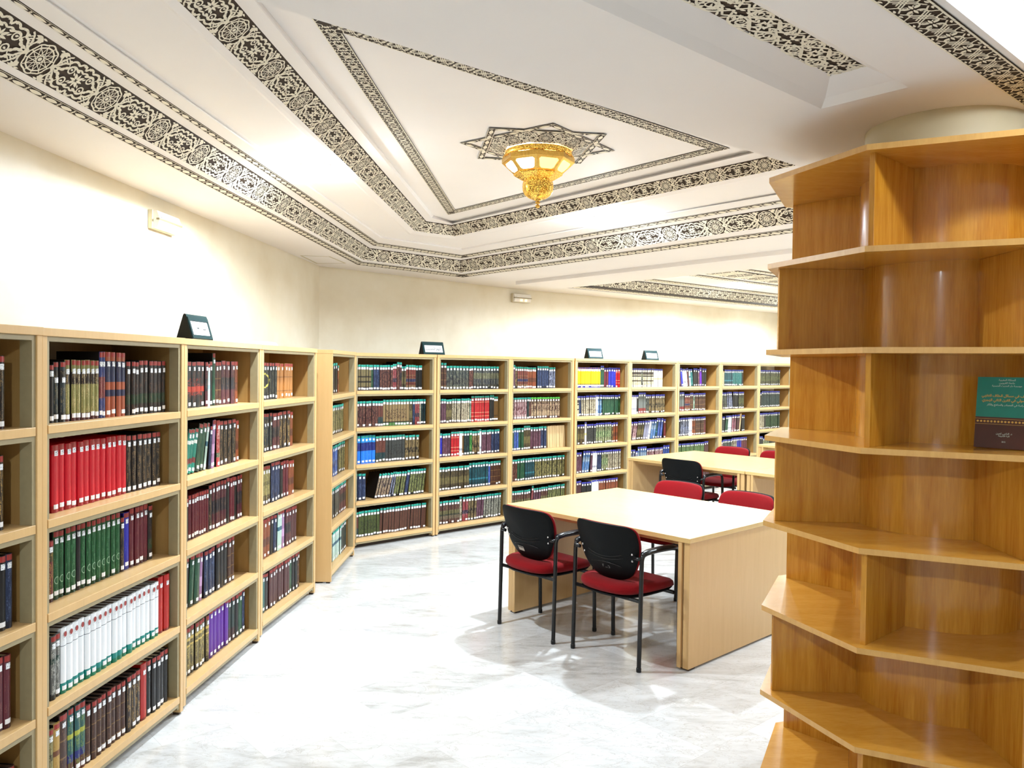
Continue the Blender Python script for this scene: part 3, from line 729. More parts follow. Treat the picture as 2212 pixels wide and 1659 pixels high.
def book_material(key):
    base, bands, (gs, gc), words = STY[key]
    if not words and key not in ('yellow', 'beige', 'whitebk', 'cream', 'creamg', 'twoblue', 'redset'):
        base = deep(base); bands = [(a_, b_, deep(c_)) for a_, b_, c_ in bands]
    t = NT('book_cover_' + key)
    uv = t.n('ShaderNodeUVMap', uv_map='UVMap'); se = t.n('ShaderNodeSeparateXYZ'); t.l(uv.outputs[0], se.inputs[0])
    # bands along the height of the spine
    cuts = sorted({0.0, 1.0} | {b[0] for b in bands} | {b[1] for b in bands}); stops = []
    for a in cuts[:-1]:
        c = base
        for b in bands:
            if b[0] <= a + 1e-6 < b[1]: c = b[2]
        stops.append((a, srgb(c)))
    c0 = t.ramp(se.outputs[1], stops, True) if len(stops) > 1 else srgb(base)
    if len(stops) <= 1:
        rgb = t.n('ShaderNodeRGB'); rgb.outputs[0].default_value = srgb(base); c0 = rgb.outputs[0]
    # stamped ornament: squiggles in the middle of the spine
    mp = t.n('ShaderNodeMapping'); mp.inputs['Scale'].default_value = (2.2, 11, 1); t.l(uv.outputs[0], mp.inputs[0])
    n = t.noise(mp.outputs[0], 2.4, 3, 0.6, 1.2)
    line = t.math('LESS_THAN', t.math('ABSOLUTE', t.math('SUBTRACT', n, 0.5)), 0.022 + .03 * gs)
    fr = t.math('FRACT', se.outputs[0])
    mid = t.math('LESS_THAN', t.math('ABSOLUTE', t.math('SUBTRACT', fr, 0.5)), 0.40)
    hi = t.math('LESS_THAN', t.math('ABSOLUTE', t.math('SUBTRACT', se.outputs[1], 0.46)), 0.38)
    big = t.noise(uv.outputs[0], 5.0, 1, 0.5)
    gate = t.math('GREATER_THAN', big, 0.62 - .25 * gs)
    f = t.math('MULTIPLY', t.math('MULTIPLY', line, mid), t.math('MULTIPLY', hi, gate))
    c1 = t.mix(t.math('MULTIPLY', f, min(.9, gs * 1.5)), c0, srgb(gc))
    if key in ('goldring', 'oval', 'callig', 'orangeblk', 'green', 'leafgrn', 'greyg'):
        su = t.n('ShaderNodeUVMap', uv_map='set'); s2 = t.n('ShaderNodeSeparateXYZ'); t.l(su.outputs[0], s2.inputs[0])
        if key in ('goldring', 'oval'):
            dx = t.math('MULTIPLY', t.math('SUBTRACT', s2.outputs[0], 0.5), 1.5); dy = t.math('MULTIPLY', t.math('SUBTRACT', s2.outputs[1], 0.52), 1.5 if key == 'goldring' else 2.6)
            r = t.math('SQRT', t.math('ADD', t.math('MULTIPLY', dx, dx), t.math('MULTIPLY', dy, dy)))
            r = t.math('ADD', r, t.math('MULTIPLY', t.math('SUBTRACT', t.noise(su.outputs[0], 14, 2), .5), .12))
            g = t.math('LESS_THAN', t.math('ABSOLUTE', t.math('SUBTRACT', r, 0.28 if key == 'goldring' else .5)), 0.03)
            c1 = t.mix(g, c1, srgb((190, 180, 80)) if key == 'goldring' else srgb((40, 18, 18)))
        elif key == 'green':
            dy = t.math('SUBTRACT', s2.outputs[1], 0.28); dx = t.math('MULTIPLY', t.math('SUBTRACT', fr, .5), .16)
            r = t.math('SQRT', t.math('ADD', t.math('MULTIPLY', dx, dx), t.math('MULTIPLY', dy, dy)))
            g = t.math('LESS_THAN', t.math('ABSOLUTE', t.math('SUBTRACT', r, .05)), .006)
            c1 = t.mix(g, c1, srgb((150, 180, 150)))
        else:
            mp2 = t.n('ShaderNodeMapping'); mp2.inputs['Scale'].default_value = (7, 5, 1); t.l(su.outputs[0], mp2.inputs[0])
            n2 = t.noise(mp2.outputs[0], 1.0, 2, 0.55, 1.6)
            g = t.math('LESS_THAN', t.math('ABSOLUTE', t.math('SUBTRACT', n2, 0.5)), 0.032)
            wy = t.math('LESS_THAN', t.math('ABSOLUTE', t.math('SUBTRACT', s2.outputs[1], 0.45)), 0.19)
            wx = t.math('LESS_THAN', t.math('ABSOLUTE', t.math('SUBTRACT', s2.outputs[0], 0.5)), 0.40)
            g = t.math('MULTIPLY', g, t.math('MULTIPLY', wx, wy))
            c1 = t.mix(g, c1, srgb({'callig': (50, 16, 14), 'orangeblk': (140, 42, 30), 'leafgrn': (18, 22, 10), 'greyg': (16, 18, 18)}[key]))
    t.col(c1).set(0.34, spec=.5)
    return t.m
BM = {}
def bmat(key):
    if key not in BM: BM[key] = book_material(key)
    return BM[key]

# rows: (style, count, height m, thickness mm, lean degrees); '_' is a gap of so many mm
ROWS = {
 (0, 0): [('blackgilt', 3, .245, 30, 0), ('_', 60)], (0, 1): [('brown', 2, .24, 30, 0), ('darkgilt', 2, .25, 30, 0), ('_', 62)],
 (0, 2): [('navy', 2, .25, 34, 0), ('blackpl', 2, .255, 36, 0), ('navy', 1, .255, 30, 0), ('_', 26)],
 (0, 3): [('blackpl', 1, .25, 36, 0), ('teal', 1, .235, 34, 0), ('maroon', 2, .25, 32, 0), ('_', 34)],
 (0, 4): [('maroon', 2, .15, 34, 0), ('darkgilt', 2, .19, 34, 0), ('brown', 2, .2, 30, 0), ('_', 16)],
 (1, 0): [('tealblack', 2, .228, 27, 0), ('blackpl', 1, .215, 22, 0), ('tealblack', 2, .228, 30, 0), ('olive', 7, .236, 27, 0), ('bluered', 2, .272, 20, 0), ('brownblue', 4, .270, 33, 0), ('blackgreen', 3, .232, 30, 0), ('blackgreen', 6, .238, 34, 0), ('_', 6)],
 (1, 1): [('maroon', 1, .22, 30, 0), ('redold', 1, .222, 44, 0), ('_', 8), ('red', 13, .255, 31, 0), ('blackgilt', 7, .25, 32, 0), ('_', 24)],
 (1, 2): [('maroongold', 4, .232, 30, 0), ('green', 4, .262, 31, 0), ('blackpl', 1, .262, 26, 0), ('green', 8, .262, 29, 0), ('blackgilt', 1, .235, 26, 0), ('blue', 1, .250, 38, 0), ('maroon', 4, .262, 32, 0), ('blackgreen', 1, .25, 32, 0), ('_', 55)],
 (1, 3): [('grey', 3, .236, 28, 0), ('white', 19, .248, 31, 0), ('crimson', 2, .262, 40, 0), ('_', 14)],
 (1, 4): [('maroon', 1, .245, 24, 0), ('khaki', 1, .235, 26, 0), ('tan', 1, .245, 40, 0), ('brown', 1, .26, 46, 0), ('peacock', 3, .262, 36, 0), ('brown', 8, .235, 33, 0), ('darkgilt', 3, .24, 38, 0), ('crimson', 1, .252, 46, 0), ('blackpl', 5, .25, 36, 0), ('_', 20)],
 (2, 0): [('orangeblk', 7, .238, 35, 0), ('mauvedk', 1, .236, 26, 0), ('iceblue', 1, .225, 16, 0), ('blackpl', 1, .24, 26, 0), ('forest', 1, .285, 26, 0), ('brown', 2, .24, 28, 0), ('mauvedk', 3, .245, 40, 0), ('rust', 1, .245, 34, 0), ('_', 56)],
 (2, 1): [('tealwhite', 6, .23, 28, 13), ('forest', 2, .25, 34, 12), ('mint', 1, .25, 20, 11), ('navy', 1, .23, 20, 7), ('lilac', 2, .26, 18, 5), ('redwhite', 1, .255, 34, 0), ('blackgilt', 4, .25, 38, 0), ('rust', 1, .24, 34, 0), ('_', 50)],
 (2, 2): [('mauvedk', 4, .26, 30, 0), ('blackpl', 1, .22, 30, 0), ('maroon', 8, .232, 24, 0), ('blackgilt', 1, .25, 34, 0), ('mauvedk', 5, .255, 30, 0), ('blackpl', 1, .26, 34, 0), ('maroon', 2, .255, 28, 0), ('blackpl', 1, .25, 30, 0), ('mauvedk', 2, .255, 28, 0), ('_', 14)],
 (2, 3): [('navy', 1, .25, 24, 4), ('mauvedk', 1, .24, 38, 5), ('blackpl', 1, .26, 34, 4), ('forest', 2, .26, 36, 4), ('lilac', 1, .25, 24, 3), ('navy', 3, .25, 32, 0), ('blackpl', 3, .26, 34, 0), ('brown', 2, .255, 30, 0), ('_', 90)],
 (2, 4): [('khaki', 1, .22, 34, 0), ('greenmar', 1, .262, 34, 0), ('oliveg', 7, .245, 34, 0), ('purple', 5, .262, 40, 0), ('greenmar', 2, .25, 36, 0), ('blackpl', 1, .25, 36, 0), ('forest', 1, .25, 44, 0), ('navy', 1, .262, 34, 0), ('_', 10)],
 (3, 0): [('goldring', 10, .24, 26, 0), ('camel', 5, .238, 36, 0), ('_', 95)],
 (3, 1): [('redwhite', 1, .25, 34, 0), ('bluecl', 3, .255, 30, 0), ('tealblack', 3, .25, 26, 0), ('mauvedk', 3, .245, 26, 0), ('darkgilt', 3, .25, 36, 0), ('rust', 1, .24, 30, 0), ('_', 95)],
 (3, 2): [('darkgilt', 4, .245, 28, 0), ('khaki', 3, .25, 28, 0), ('navy', 3, .26, 34, 0), ('blackpl', 1, .25, 30, 0), ('maroon', 2, .25, 30, 0), ('rust', 2, .24, 34, 0), ('_', 95)],
 (3, 3): [('forest', 2, .24, 26, 0), ('rust', 3, .25, 34, 3), ('blackpl', 1, .25, 28, 2), ('navy', 1, .25, 30, 2), ('mint', 2, .26, 22, 2), ('lilac', 1, .26, 26, 0), ('mauvedk', 2, .255, 30, 0), ('chocol', 2, .25, 32, 2), ('_', 60)],
 (3, 4): [('teal', 3, .25, 38, 0), ('blackpl', 1, .24, 36, 0), ('chocol', 7, .25, 32, 0), ('forest', 1, .25, 28, 0), ('blackpl', 2, .255, 30, 0), ('brown', 1, .26, 30, 0), ('_', 50)],
 (4, 0): [('navywht', 7, .24, 32, 0), ('blackpl', 2, .25, 34, 0), ('rust', 1, .23, 24, 0), ('_', 20)], (4, 1): [('olvblk', 13, .24, 32, 0), ('_', 10)],
 (4, 2): [('darkgilt', 5, .24, 30, 2), ('bluebrt', 4, .25, 28, 0), ('blackpl', 1, .25, 30, 0), ('olvblk', 4, .255, 30, 0), ('_', 10)],
 (4, 3): [('olvblk', 5, .235, 30, 0), ('greyg', 5, .245, 30, 0), ('mauvedk', 5, .25, 30, 0), ('_', 4)], (4, 4): [('greenwht', 5, .22, 30, 0), ('mint', 6, .24, 28, 0), ('blackteal', 4, .255, 30, 0), ('_', 4)],
 (5, 0): [('sand', 7, .24, 28, 0), ('forest', 1, .24, 24, 0), ('navy', 2, .24, 34, 0), ('oval', 5, .24, 30, 0), ('pinkred', 2, .25, 24, 0), ('oval', 1, .27, 32, 0), ('mauvedk', 1, .27, 24, 0), ('oliveband', 2, .23, 24, 0), ('stripes', 4, .245, 28, 0), ('blackpl', 3, .24, 24, 0), ('_', 50)],
 (5, 1): [('oval', 8, .24, 31, 0), ('redteal', 2, .24, 26, 0), ('callig', 9, .25, 30, 0), ('oliveband', 1, .25, 36, 0), ('navy', 1, .25, 24, 0), ('pinkred', 2, .25, 24, 0), ('mixtan', 1, .25, 20, 0), ('blackteal', 2, .25, 26, 0), ('_', 8)],
 (5, 2): [('twoblue', 6, .26, 34, 0), ('redteal', 3, .25, 32, 0), ('greyg', 7, .25, 28, 0), ('castle', 4, .24, 36, 0), ('_', 80)],
 (5, 3): [('navy', 3, .25, 38, 0), ('_', 90), ('purpgold', 5, .235, 26, 14), ('navywht', 2, .24, 18, 12), ('olvspk', 4, .235, 26, 10), ('navy', 1, .24, 32, 10), ('olvspk', 6, .245, 28, 8), ('_', 8)],
 (5, 4): [('redteal', 2, .235, 20, 0), ('leafgrn', 7, .24, 31, 0), ('chain', 17, .245, 29, 2.5), ('_', 10)],
 (6, 0): [('oval', 1, .25, 26, 0), ('brown', 3, .27, 26, 0), ('slate', 7, .24, 33, 0), ('oval', 2, .24, 24, 0), ('greyyel', 9, .24, 31, 0), ('_', 24)],
 (6, 1): [('mauve', 4, .245, 28, 0), ('oliveband', 2, .24, 34, 0), ('mixtan', 8, .245, 26, 0), ('greenwht', 1, .24, 20, 0), ('redset', 2, .27, 34, 0), ('redset', 5, .27, 30, 0), ('blackpl', 2, .275, 28, 0), ('ochre', 2, .26, 28, 0), ('_', 40)],
 (6, 2): [('blue', 2, .24, 28, 0), ('mauve', 3, .235, 28, 0), ('redset', 3, .25, 28, 0), ('whitebk', 1, .25, 28, 0), ('ochre', 1, .25, 20, 0), ('blackteal', 2, .25, 26, 0), ('grass', 1, .25, 28, 0), ('castle', 3, .245, 26, 0), ('whitebk', 1, .26, 20, 0), ('mauve', 4, .25, 26, 0), ('navy', 3, .25, 30, 0), ('_', 20)],
 (6, 3): [('oliveband', 12, .235, 29, 0), ('tealdot', 7, .255, 30, 0), ('bluecl', 1, .25, 24, 0), ('brown', 4, .255, 30, 0), ('_', 10)],
 (6, 4): [('marband', 8, .235, 30, 0), ('mixtan', 1, .26, 28, 0), ('pinkred', 2, .25, 30, 2), ('castle', 3, .25, 28, 2), ('mauve', 3, .25, 26, 3), ('greyfloral', 7, .25, 28, 3), ('_', 6)],
 (7, 0): [('mauve', 3, .26, 28, 0), ('darkgilt', 1, .24, 28, 0), ('stripes', 5, .24, 26, 0), ('rust', 4, .235, 28, 0), ('_', 12), ('navy', 5, .25, 32, 0), ('navywht', 3, .24, 30, 0), ('_', 130)],
 (7, 1): [('pinkmar', 7, .24, 34, 0), ('blackteal', 1, .24, 26, 0), ('oval', 1, .24, 28, 0), ('beads', 11, .24, 35, 0), ('_', 70)],
 (7, 2): [('forest', 2, .24, 28, 0), ('bluecl', 2, .245, 26, 0), ('forest', 2, .245, 28, 0), ('oliveband', 3, .265, 26, 0), ('mauve', 3, .245, 30, 0), ('mauve', 1, .25, 30, 0), ('navy', 2, .25, 34, 0), ('_', 10), ('beige', 10, .25, 20, -3)],
 (7, 3): [('oval', 3, .24, 30, 0), ('forest', 3, .245, 28, 0), ('tealdot', 4, .245, 26, 0), ('olvblk', 12, .245, 30, 0), ('_', 8)],
 (7, 4): [('marband', 9, .235, 30, 1), ('pinkred', 1, .27, 24, 5), ('mauve', 3, .24, 30, 3), ('marband', 3, .245, 30, 2), ('olvspk', 8, .25, 28, 3), ('_', 10)],
 (8, 0): [('yellow', 14, .245, 26, 0), ('forest', 2, .265, 24, 0), ('maroon', 2, .24, 30, 0), ('blue', 3, .245, 34, 0), ('redset', 2, .245, 30, 0), ('_', 20)],
 (8, 1): [('cream', 3, .24, 26, -2), ('navy', 1, .24, 30, -3), ('mixtan', 2, .24, 26, -2), ('mixtan', 5, .245, 28, 0), ('whitebk', 1, .25, 30, 0), ('skyblue', 2, .25, 24, 0), ('tealdot', 1, .25, 20, 0), ('forest', 8, .245, 28, 0), ('darkgreen2', 1, .25, 30, 0), ('_', 20)],
 (8, 2): [('teal', 2, .23, 28, 0), ('oliveband', 3, .24, 30, 0), ('creamg', 1, .27, 26, 0), ('greyg', 4, .24, 30, 0), ('olivegreen', 7, .25, 30, 0), ('darkgilt', 1, .24, 28, 0), ('rust', 2, .245, 30, 0), ('_', 60)],
 (8, 3): [('mauve', 3, .25, 36, 0), ('skyblue', 3, .26, 30, 6), ('mauve', 1, .25, 28, 3), ('whitebk', 2, .25, 26, 2), ('navy', 2, .25, 28, 0), ('olivegreen', 3, .25, 30, 0), ('mixtan', 6, .25, 28, 0), ('_', 20)],
 (8, 4): [('chocol', 3, .25, 30, 0), ('blackpl', 4, .23, 30, 0), ('whitebk', 3, .24, 28, 0), ('rust', 8, .24, 30, 0), ('_', 60)],
 (9, 0): [('cream', 7, .24, 28, 0), ('greyyel', 1, .24, 28, 0), ('cream', 5, .24, 30, 0), ('creamg', 4, .235, 36, 0), ('_', 100)],
 (9, 1): [('greenwht', 2, .22, 28, -3), ('whitebk', 3, .235, 26, 0), ('blackpl', 1, .24, 28, 0), ('greygrn', 3, .27, 38, 0), ('slate', 2, .24, 26, 0), ('castle', 8, .24, 30, 0), ('_', 80)],
 (9, 2): [('pinkmar', 4, .235, 30, 10), ('oliveband', 3, .24, 30, 10), ('palelil', 2, .24, 34, 12), ('whitebk', 1, .25, 30, 12), ('skyblue', 2, .25, 34, 11), ('tealdot', 1, .27, 26, 9), ('bluecl', 2, .265, 34, 8), ('maroon', 1, .25, 34, 0), ('_', 60)],
 (9, 3): [('navywht', 3, .22, 36, 0), ('palelil', 1, .20, 30, 0), ('skyblue', 4, .25, 30, 0), ('pinkmar', 8, .22, 28, 2), ('bluecl', 3, .24, 30, 3), ('_', 6)], (9, 4): [('chocol', 20, .24, 32, 0), ('_', 40)],
 (10, 0): [('beige', 2, .22, 24, -12), ('mauve', 1, .235, 22, -10), ('blue', 1, .25, 30, -9), ('whitebk', 2, .24, 30, -9), ('chocol', 1, .25, 28, -9), ('mint', 1, .24, 26, -8), ('teal', 1, .24, 34, -7), ('blackpl', 2, .25, 34, -3), ('mauve', 1, .24, 26, -3), ('purple', 1, .26, 34, -2), ('blackpl', 2, .25, 34, 0), ('_', 110)],
 (10, 1): [('greygrn', 6, .26, 28, 0), ('stripes', 3, .235, 30, 0), ('brown', 2, .25, 30, 0), ('greenwht', 1, .24, 28, 0), ('brown', 6, .245, 32, 0), ('_', 140)],
 (10, 2): [('blackpl', 3, .24, 30, 0), ('navywht', 5, .25, 28, 0), ('whitebk', 2, .25, 28, 0), ('rust', 2, .25, 30, 0), ('brown', 5, .25, 30, 0), ('maroon', 1, .25, 34, 0), ('_', 140)],
 (10, 3): [('halfgreen', 14, .235, 34, 0), ('chocol', 2, .24, 34, 0), ('_', 90)], (10, 4): [('chocol', 18, .24, 34, 0), ('_', 90)],
 (11, 0): [('mixtan', 4, .26, 26, 0), ('beige', 1, .22, 22, 0), ('tealdot', 6, .24, 28, 0), ('teal', 6, .24, 30, 0), ('blackpl', 1, .24, 30, 0), ('_', 170)],
 (11, 1): [('rose', 3, .22, 28, -4), ('slate', 3, .245, 28, -8), ('navywht', 4, .25, 26, -6), ('blackpl', 4, .25, 28, 0), ('blkolv', 4, .25, 32, 0), ('_', 170)],
 (11, 2): [('mauve', 2, .22, 26, 2), ('greyg', 3, .23, 28, 3), ('forest', 2, .24, 28, 5), ('whitebk', 3, .24, 24, 5), ('rose', 3, .25, 24, 3), ('chocol', 3, .25, 28, 3), ('beige', 1, .265, 24, 8), ('blackpl', 2, .24, 34, 0), ('_', 160)],
 (11, 3): [('pinkmar', 3, .22, 28, 0), ('slate', 6, .235, 28, 0), ('mixtan', 4, .25, 24, 0), ('blue', 3, .25, 30, 0), ('maroon', 4, .25, 28, 0), ('_', 110)], (11, 4): [('chocol', 18, .24, 34, 0), ('_', 110)],
 (12, 0): [('darkgilt', 2, .22, 26, 0), ('chocol', 1, .26, 30, 0), ('blkolv', 8, .24, 30, 0), ('blkolv', 5, .24, 34, 0), ('_', 120)],
 (12, 1): [('mixtan', 4, .22, 26, 0), ('blackpl', 1, .23, 30, 0), ('blackteal', 12, .25, 33, 0), ('_', 140)],
 (12, 2): [('chocol', 3, .23, 28, 0), ('mixtan', 3, .25, 34, 0), ('blackpl', 1, .25, 36, 0), ('darkgreen2', 9, .25, 34, 0), ('_', 160)],
 (12, 3): [('blackpl', 4, .23, 34, 0), ('olivegreen', 4, .2, 34, 0), ('blackpl', 8, .25, 34, 0), ('_', 100)], (12, 4): [('chocol', 18, .24, 34, 0), ('_', 100)],
}
SETB = {0: [.05] * 5, 1: [.06, .075, .095, .035, .035], 2: [.09, .09, .09, .08, .07], 3: [.10, .10, .09, .08, .07]}
ORD = ['first', 'second', 'third', 'fourth', 'fifth', 'sixth', 'seventh', 'eighth', 'ninth', 'tenth', 'eleventh', 'twelfth', 'thirteenth', 'fourteenth', 'fifteenth', 'sixteenth',
       'seventeenth', 'eighteenth', 'nineteenth', 'twentieth', 'twenty-first', 'twenty-second', 'twenty-third', 'twenty-fourth', 'twenty-fifth', 'twenty-sixth', 'twenty-seventh', 'twenty-eighth', 'twenty-ninth', 'thirtieth']
SHN = ['top', 'second', 'middle', 'fourth', 'bottom']
UN = ['leftmost cut-off bookcase', 'nearest wide bookcase', 'bookcase right of the nearest', 'bookcase left of the end panel', 'bookcase showing its end panel', 'bookcase under the hadith sign', 'bookcase right of the hadith sign']
TAB = ['tabred'] * 4 + ['tabteal'] * 4 + ['tabblue'] * 5
rb = random.Random(11)
def layout(u, r):
    """yields style, x of the pivot, thickness, height, lean, setback, index in set, set size"""
    st, w_ = cases[u][1], cases[u][2]; row = ROWS[(u, r)]
    items = []
    for g in row:
        if g[0] == '_': items.append(('_', g[1] / 1000)); continue
        for i in range(g[1]):
            items.append((g[0], g[3] / 1000 * rb.uniform(.93, 1.07), g[2] * rb.uniform(.992, 1.006), radians(g[4] + (rb.uniform(-.8, .8) if g[4] else 0)), i, g[1]))
    def place(x, sc):
        out = []; pl = 0.0; ph = 0.25
        for it in items:
            if it[0] == '_':
                if pl > .002: x += ph * sin(pl)
                x += it[1] * sc; pl = 0.0; continue
            k, th, h, a, i, n = it; th = th * sc
            if a > .002:
                if pl > a + .002: x += ph * (sin(pl) - cos(pl) * math.tan(a))
                x += th / cos(a) if pl >= a - .03 else th * cos(a)
                out.append((k, x, th, h, a, i, n)); x += .0006
            elif a < -.002:
                if pl > a + .002: x += h * (sin(-a) - cos(a) * math.tan(max(0, -pl)))
                out.append((k, x, th, h, a, i, n)); x += th / cos(a) + .0006
            else:
                if pl > .002: x += ph * sin(pl) + .001
                out.append((k, x, th, h, 0.0, i, n)); x += th + .0006
            pl, ph = a, h
        if pl > .002: x += ph * sin(pl)
        return out, x
    if u == 0:
        tot = sum(i[1] for i in items); return place(st + w_ - tot - .014, 1)[0]
    lo, hi = .3, 2.0
    for _ in range(30):
        m = (lo + hi) / 2
        if place(st + .008, m)[1] > st + w_ - .008: hi = m
        else: lo = m
    return place(st + .008, lo)[0]
ALL = []
for (u, r) in sorted(ROWS):
    for j, b in enumerate(layout(u, r)): ALL.append((u, r, j, b))
def px_area(u, r, b):
    t_, st, w_, W = cases[u]; mw = Matrix.Translation(t_.location) @ Matrix.Rotation(t_.rotation_euler[2], 4, 'Z')
    a = mw @ Vector((b[1], .06, 0)); c = mw @ Vector((b[1] + b[2], .06, 0))
    pa = a.x / a.y * FPX; pc = c.x / c.y * FPX
    if pc < -1104: return 0
    return abs(pc - pa) * b[3] * FPX / a.y
order = sorted(ALL, key=lambda q: -px_area(q[0], q[1], q[3]))
FRONT = set((q[0], q[1], q[2]) for q in order[:300])
def spine_profile(th, depth, n=4, bulge=.006):
    """outline of the closed book seen from above: rounded spine toward the viewer (-y)"""
    pts = []
    for i in range(n + 1):
        q = i / n; pts.append((q * th, -bulge * sin(pi * q) + .0))
    return pts
def book_faces(mb, th, h, depth, m, seed, si, sn, M4, simple=False, mb_=None):
    mb_ = m if mb_ is None else mb_
    n = 1 if simple else 5
    pr = [(.0016, -.0003), (th - .0016, -.0003)] if simple else spine_profile(th, depth, n, min(.006, th * .2))
    e = .002
    for i in range(n):
        (xa, ya), (xb, yb) = pr[i], pr[i + 1]; ua, ub = xa / th, xb / th
        so = seed * 7.0
        mb.add([(xa, ya, 0), (xb, yb, 0), (xb, yb, h), (xa, ya, h)], [(0, 1, 2, 3)], m,
               [[(so + ua, 0), (so + ub, 0), (so + ub, 1), (so + ua, 1)]], [[((si + ua) / sn, 0), ((si + ub) / sn, 0), ((si + ub) / sn, 1), ((si + ua) / sn, 1)]], mat=M4)
    # boards
    P = [(.0, .0), (e, .0), (e, depth), (0, depth)]
    uvc = (seed * 7.0 + .02, .5)
    for xa in (0, th - e):
        vs = [(xa + p[0], p[1], z) for z in (0, h) for p in P]
        fs = [(0, 3, 2, 1), (4, 5, 6, 7), (0, 1, 5, 4), (1, 2, 6, 5), (2, 3, 7, 6), (3, 0, 4, 7)]
        uvs = [[(uvc[0], .02)] * 4, [(uvc[0], .98)] * 4] + [[(uvc[0], 0), (uvc[0], 0), (uvc[0], 1), (uvc[0], 1)]] * 4
        mb.add(vs, fs, mb_, uvs, mat=M4)
    # head cap of the spine
    if not simple:
        cap = [(x, y, h) for x, y in pr] + [(th, .004, h), (0, .004, h)]
        mb.add(cap, [tuple(range(len(cap)))], m, [[(uvc[0], .98)] * len(cap)], mat=M4)
    return mb
far = MB(); far_mats = []; far_idx = {}
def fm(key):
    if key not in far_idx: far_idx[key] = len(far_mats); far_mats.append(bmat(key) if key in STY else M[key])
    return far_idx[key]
DEP = .185
PLAIN = ('red', 'redold', 'purple', 'blue', 'crimson', 'white', 'camel', 'teal', 'chocol', 'maroon')
bseed = 0
for (u, r, j, b) in ALL:
    key, x, th, h, a, si, sn = b
    t_, st, w_, W = cases[u]; z = SH[r]; bseed += 1
    sb = SETB.get(u, [.10, .09, .08, .07, .06])[r] + rb.uniform(-.004, .004)
    th2 = th - .0012
    mw = Matrix.Translation((t_.location[0], t_.location[1], 0)) @ Matrix.Rotation(t_.rotation_euler[2], 4, 'Z')
    if a > 0: loc = Vector((x, sb, z + .0005)); L = Matrix.Translation(loc) @ Matrix.Rotation(a, 4, 'Y') @ Matrix.Translation((-th, 0, 0))
    else: loc = Vector((x, sb, z + .0005)); L = Matrix.Translation(loc) @ Matrix.Rotation(a, 4, 'Y')
    tabv = .915 if key not in ('white', 'brownblue', 'yellow') else .93
    stv = (.80 if key in ('olive', 'blackgreen', 'brownblue', 'bluered') else .69 if key in ('tealblack',) else .83 if key != 'red' else .86) + rb.uniform(-.008, .008)
    footv = .045 + rb.uniform(-.01, .02)
    sw = min(.019, th2 * .78); sx = (th2 - sw) / 2 + rb.uniform(-.001, .001)
    hastab = key not in ('beige', 'crimson', 'whitebk') or rb.random() < .3
    if (u, r, j) in FRONT:
        bu = min(.006, th2 * .2)
        mb = MB(); book_faces(mb, th2, h, DEP, 0, bseed, si, sn, None, False, 1)
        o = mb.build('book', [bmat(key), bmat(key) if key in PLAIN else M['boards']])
        o.matrix_world = mw @ L
        gap_txt = STY[key][3] or {'castle': 'dark tan book', 'twoblue': 'two-tone blue book', 'chain': 'brown lattice book', 'callig': 'tan book', 'greyg': 'grey book'}.get(key, 'small bound book')
        lab = '%s, %s from left on %s shelf, %s' % (gap_txt, ORD[j], SHN[r], UN[u])
        if u == 0: lab = '%s, %s from right on %s shelf, %s' % (gap_txt, ORD[len([q for q in ALL if q[0] == u and q[1] == r]) - 1 - j], SHN[r], UN[u])
        if len(lab.split()) > 16: lab = lab.replace('%s, ' % gap_txt, '%s, ' % gap_txt.replace(' with a ', ', ').replace('book carrying part of a gold ring emblem', 'book with gold emblem').replace('book with red lettering across the set', 'book with red lettering'), 1)
        if len(lab.split()) > 16: lab = lab.replace(' from left on', ' on').replace(' from right on', ' from right,')
        if len(lab.split()) > 16: lab = ' '.join(lab.split()[-16:])
        o['label'] = lab; o['category'] = 'book'; o['group'] = 'books on the %s shelf of the %s' % (SHN[r], UN[u])
        pg = MB().box(.002, th2 - .002, .003, DEP - .004, .004, h - .004).build('page_block', 'pagesd' if key in ('brown', 'darkgilt', 'white', 'chocol') else 'pages', o)
        def decal(name, z0, z1, mat, w0=None):
            ww = w0 or sw; x0 = (th2 - ww) / 2; n = 3; vs = []
            for i in range(n + 1):
                xx = x0 + ww * i / n; yy = -bu * sin(pi * xx / th2) - .0006
                vs += [(xx, yy, z0), (xx, yy, z1)]
            vs2 = [(p[0], p[1] + .0005, p[2]) for p in vs]; k_ = len(vs)
            fs = [(2 * i, 2 * i + 2, 2 * i + 3, 2 * i + 1) for i in range(n)] + [(k_ + 2 * i, k_ + 2 * i + 1, k_ + 2 * i + 3, k_ + 2 * i + 2) for i in range(n)]
            MB().add(vs + vs2, fs, 0).build(name, mat, o)
        if hastab:
            if key == 'white':
                vs = [(th2 / 2 + .0085 * cos(q), -bu - .0008, h * .90 + .0105 * sin(q)) for q in [2 * pi * k / 14 for k in range(14)]]
                MB().add(vs, [tuple(range(14))], 0).build('section_sticker', 'tabred', o)
            else: decal('section_sticker', h * tabv, h - .002, TAB[u], th2 * .84)
        decal('call_number_sticker', h * stv - .006, h * stv + .014, 'sticker')
        if key != 'crimson' and rb.random() < .9: decal('foot_sticker', h * footv, h * footv + .017, 'paper', min(th2 * .8, .024))
    else:
        T = mw @ L
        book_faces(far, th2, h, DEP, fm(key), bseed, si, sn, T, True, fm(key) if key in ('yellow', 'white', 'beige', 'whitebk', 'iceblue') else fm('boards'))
        far.box(.002, th2 - .002, .002, DEP - .004, .004, h - .003, fm('pagesd'), mat=T)
        def dec(z0, z1, mk, ww):
            x0 = (th2 - ww) / 2
            far.add([(x0, -.0012, z0), (x0 + ww, -.0012, z0), (x0 + ww, -.0012, z1), (x0, -.0012, z1)], [(0, 1, 2, 3)], fm(mk), mat=T)
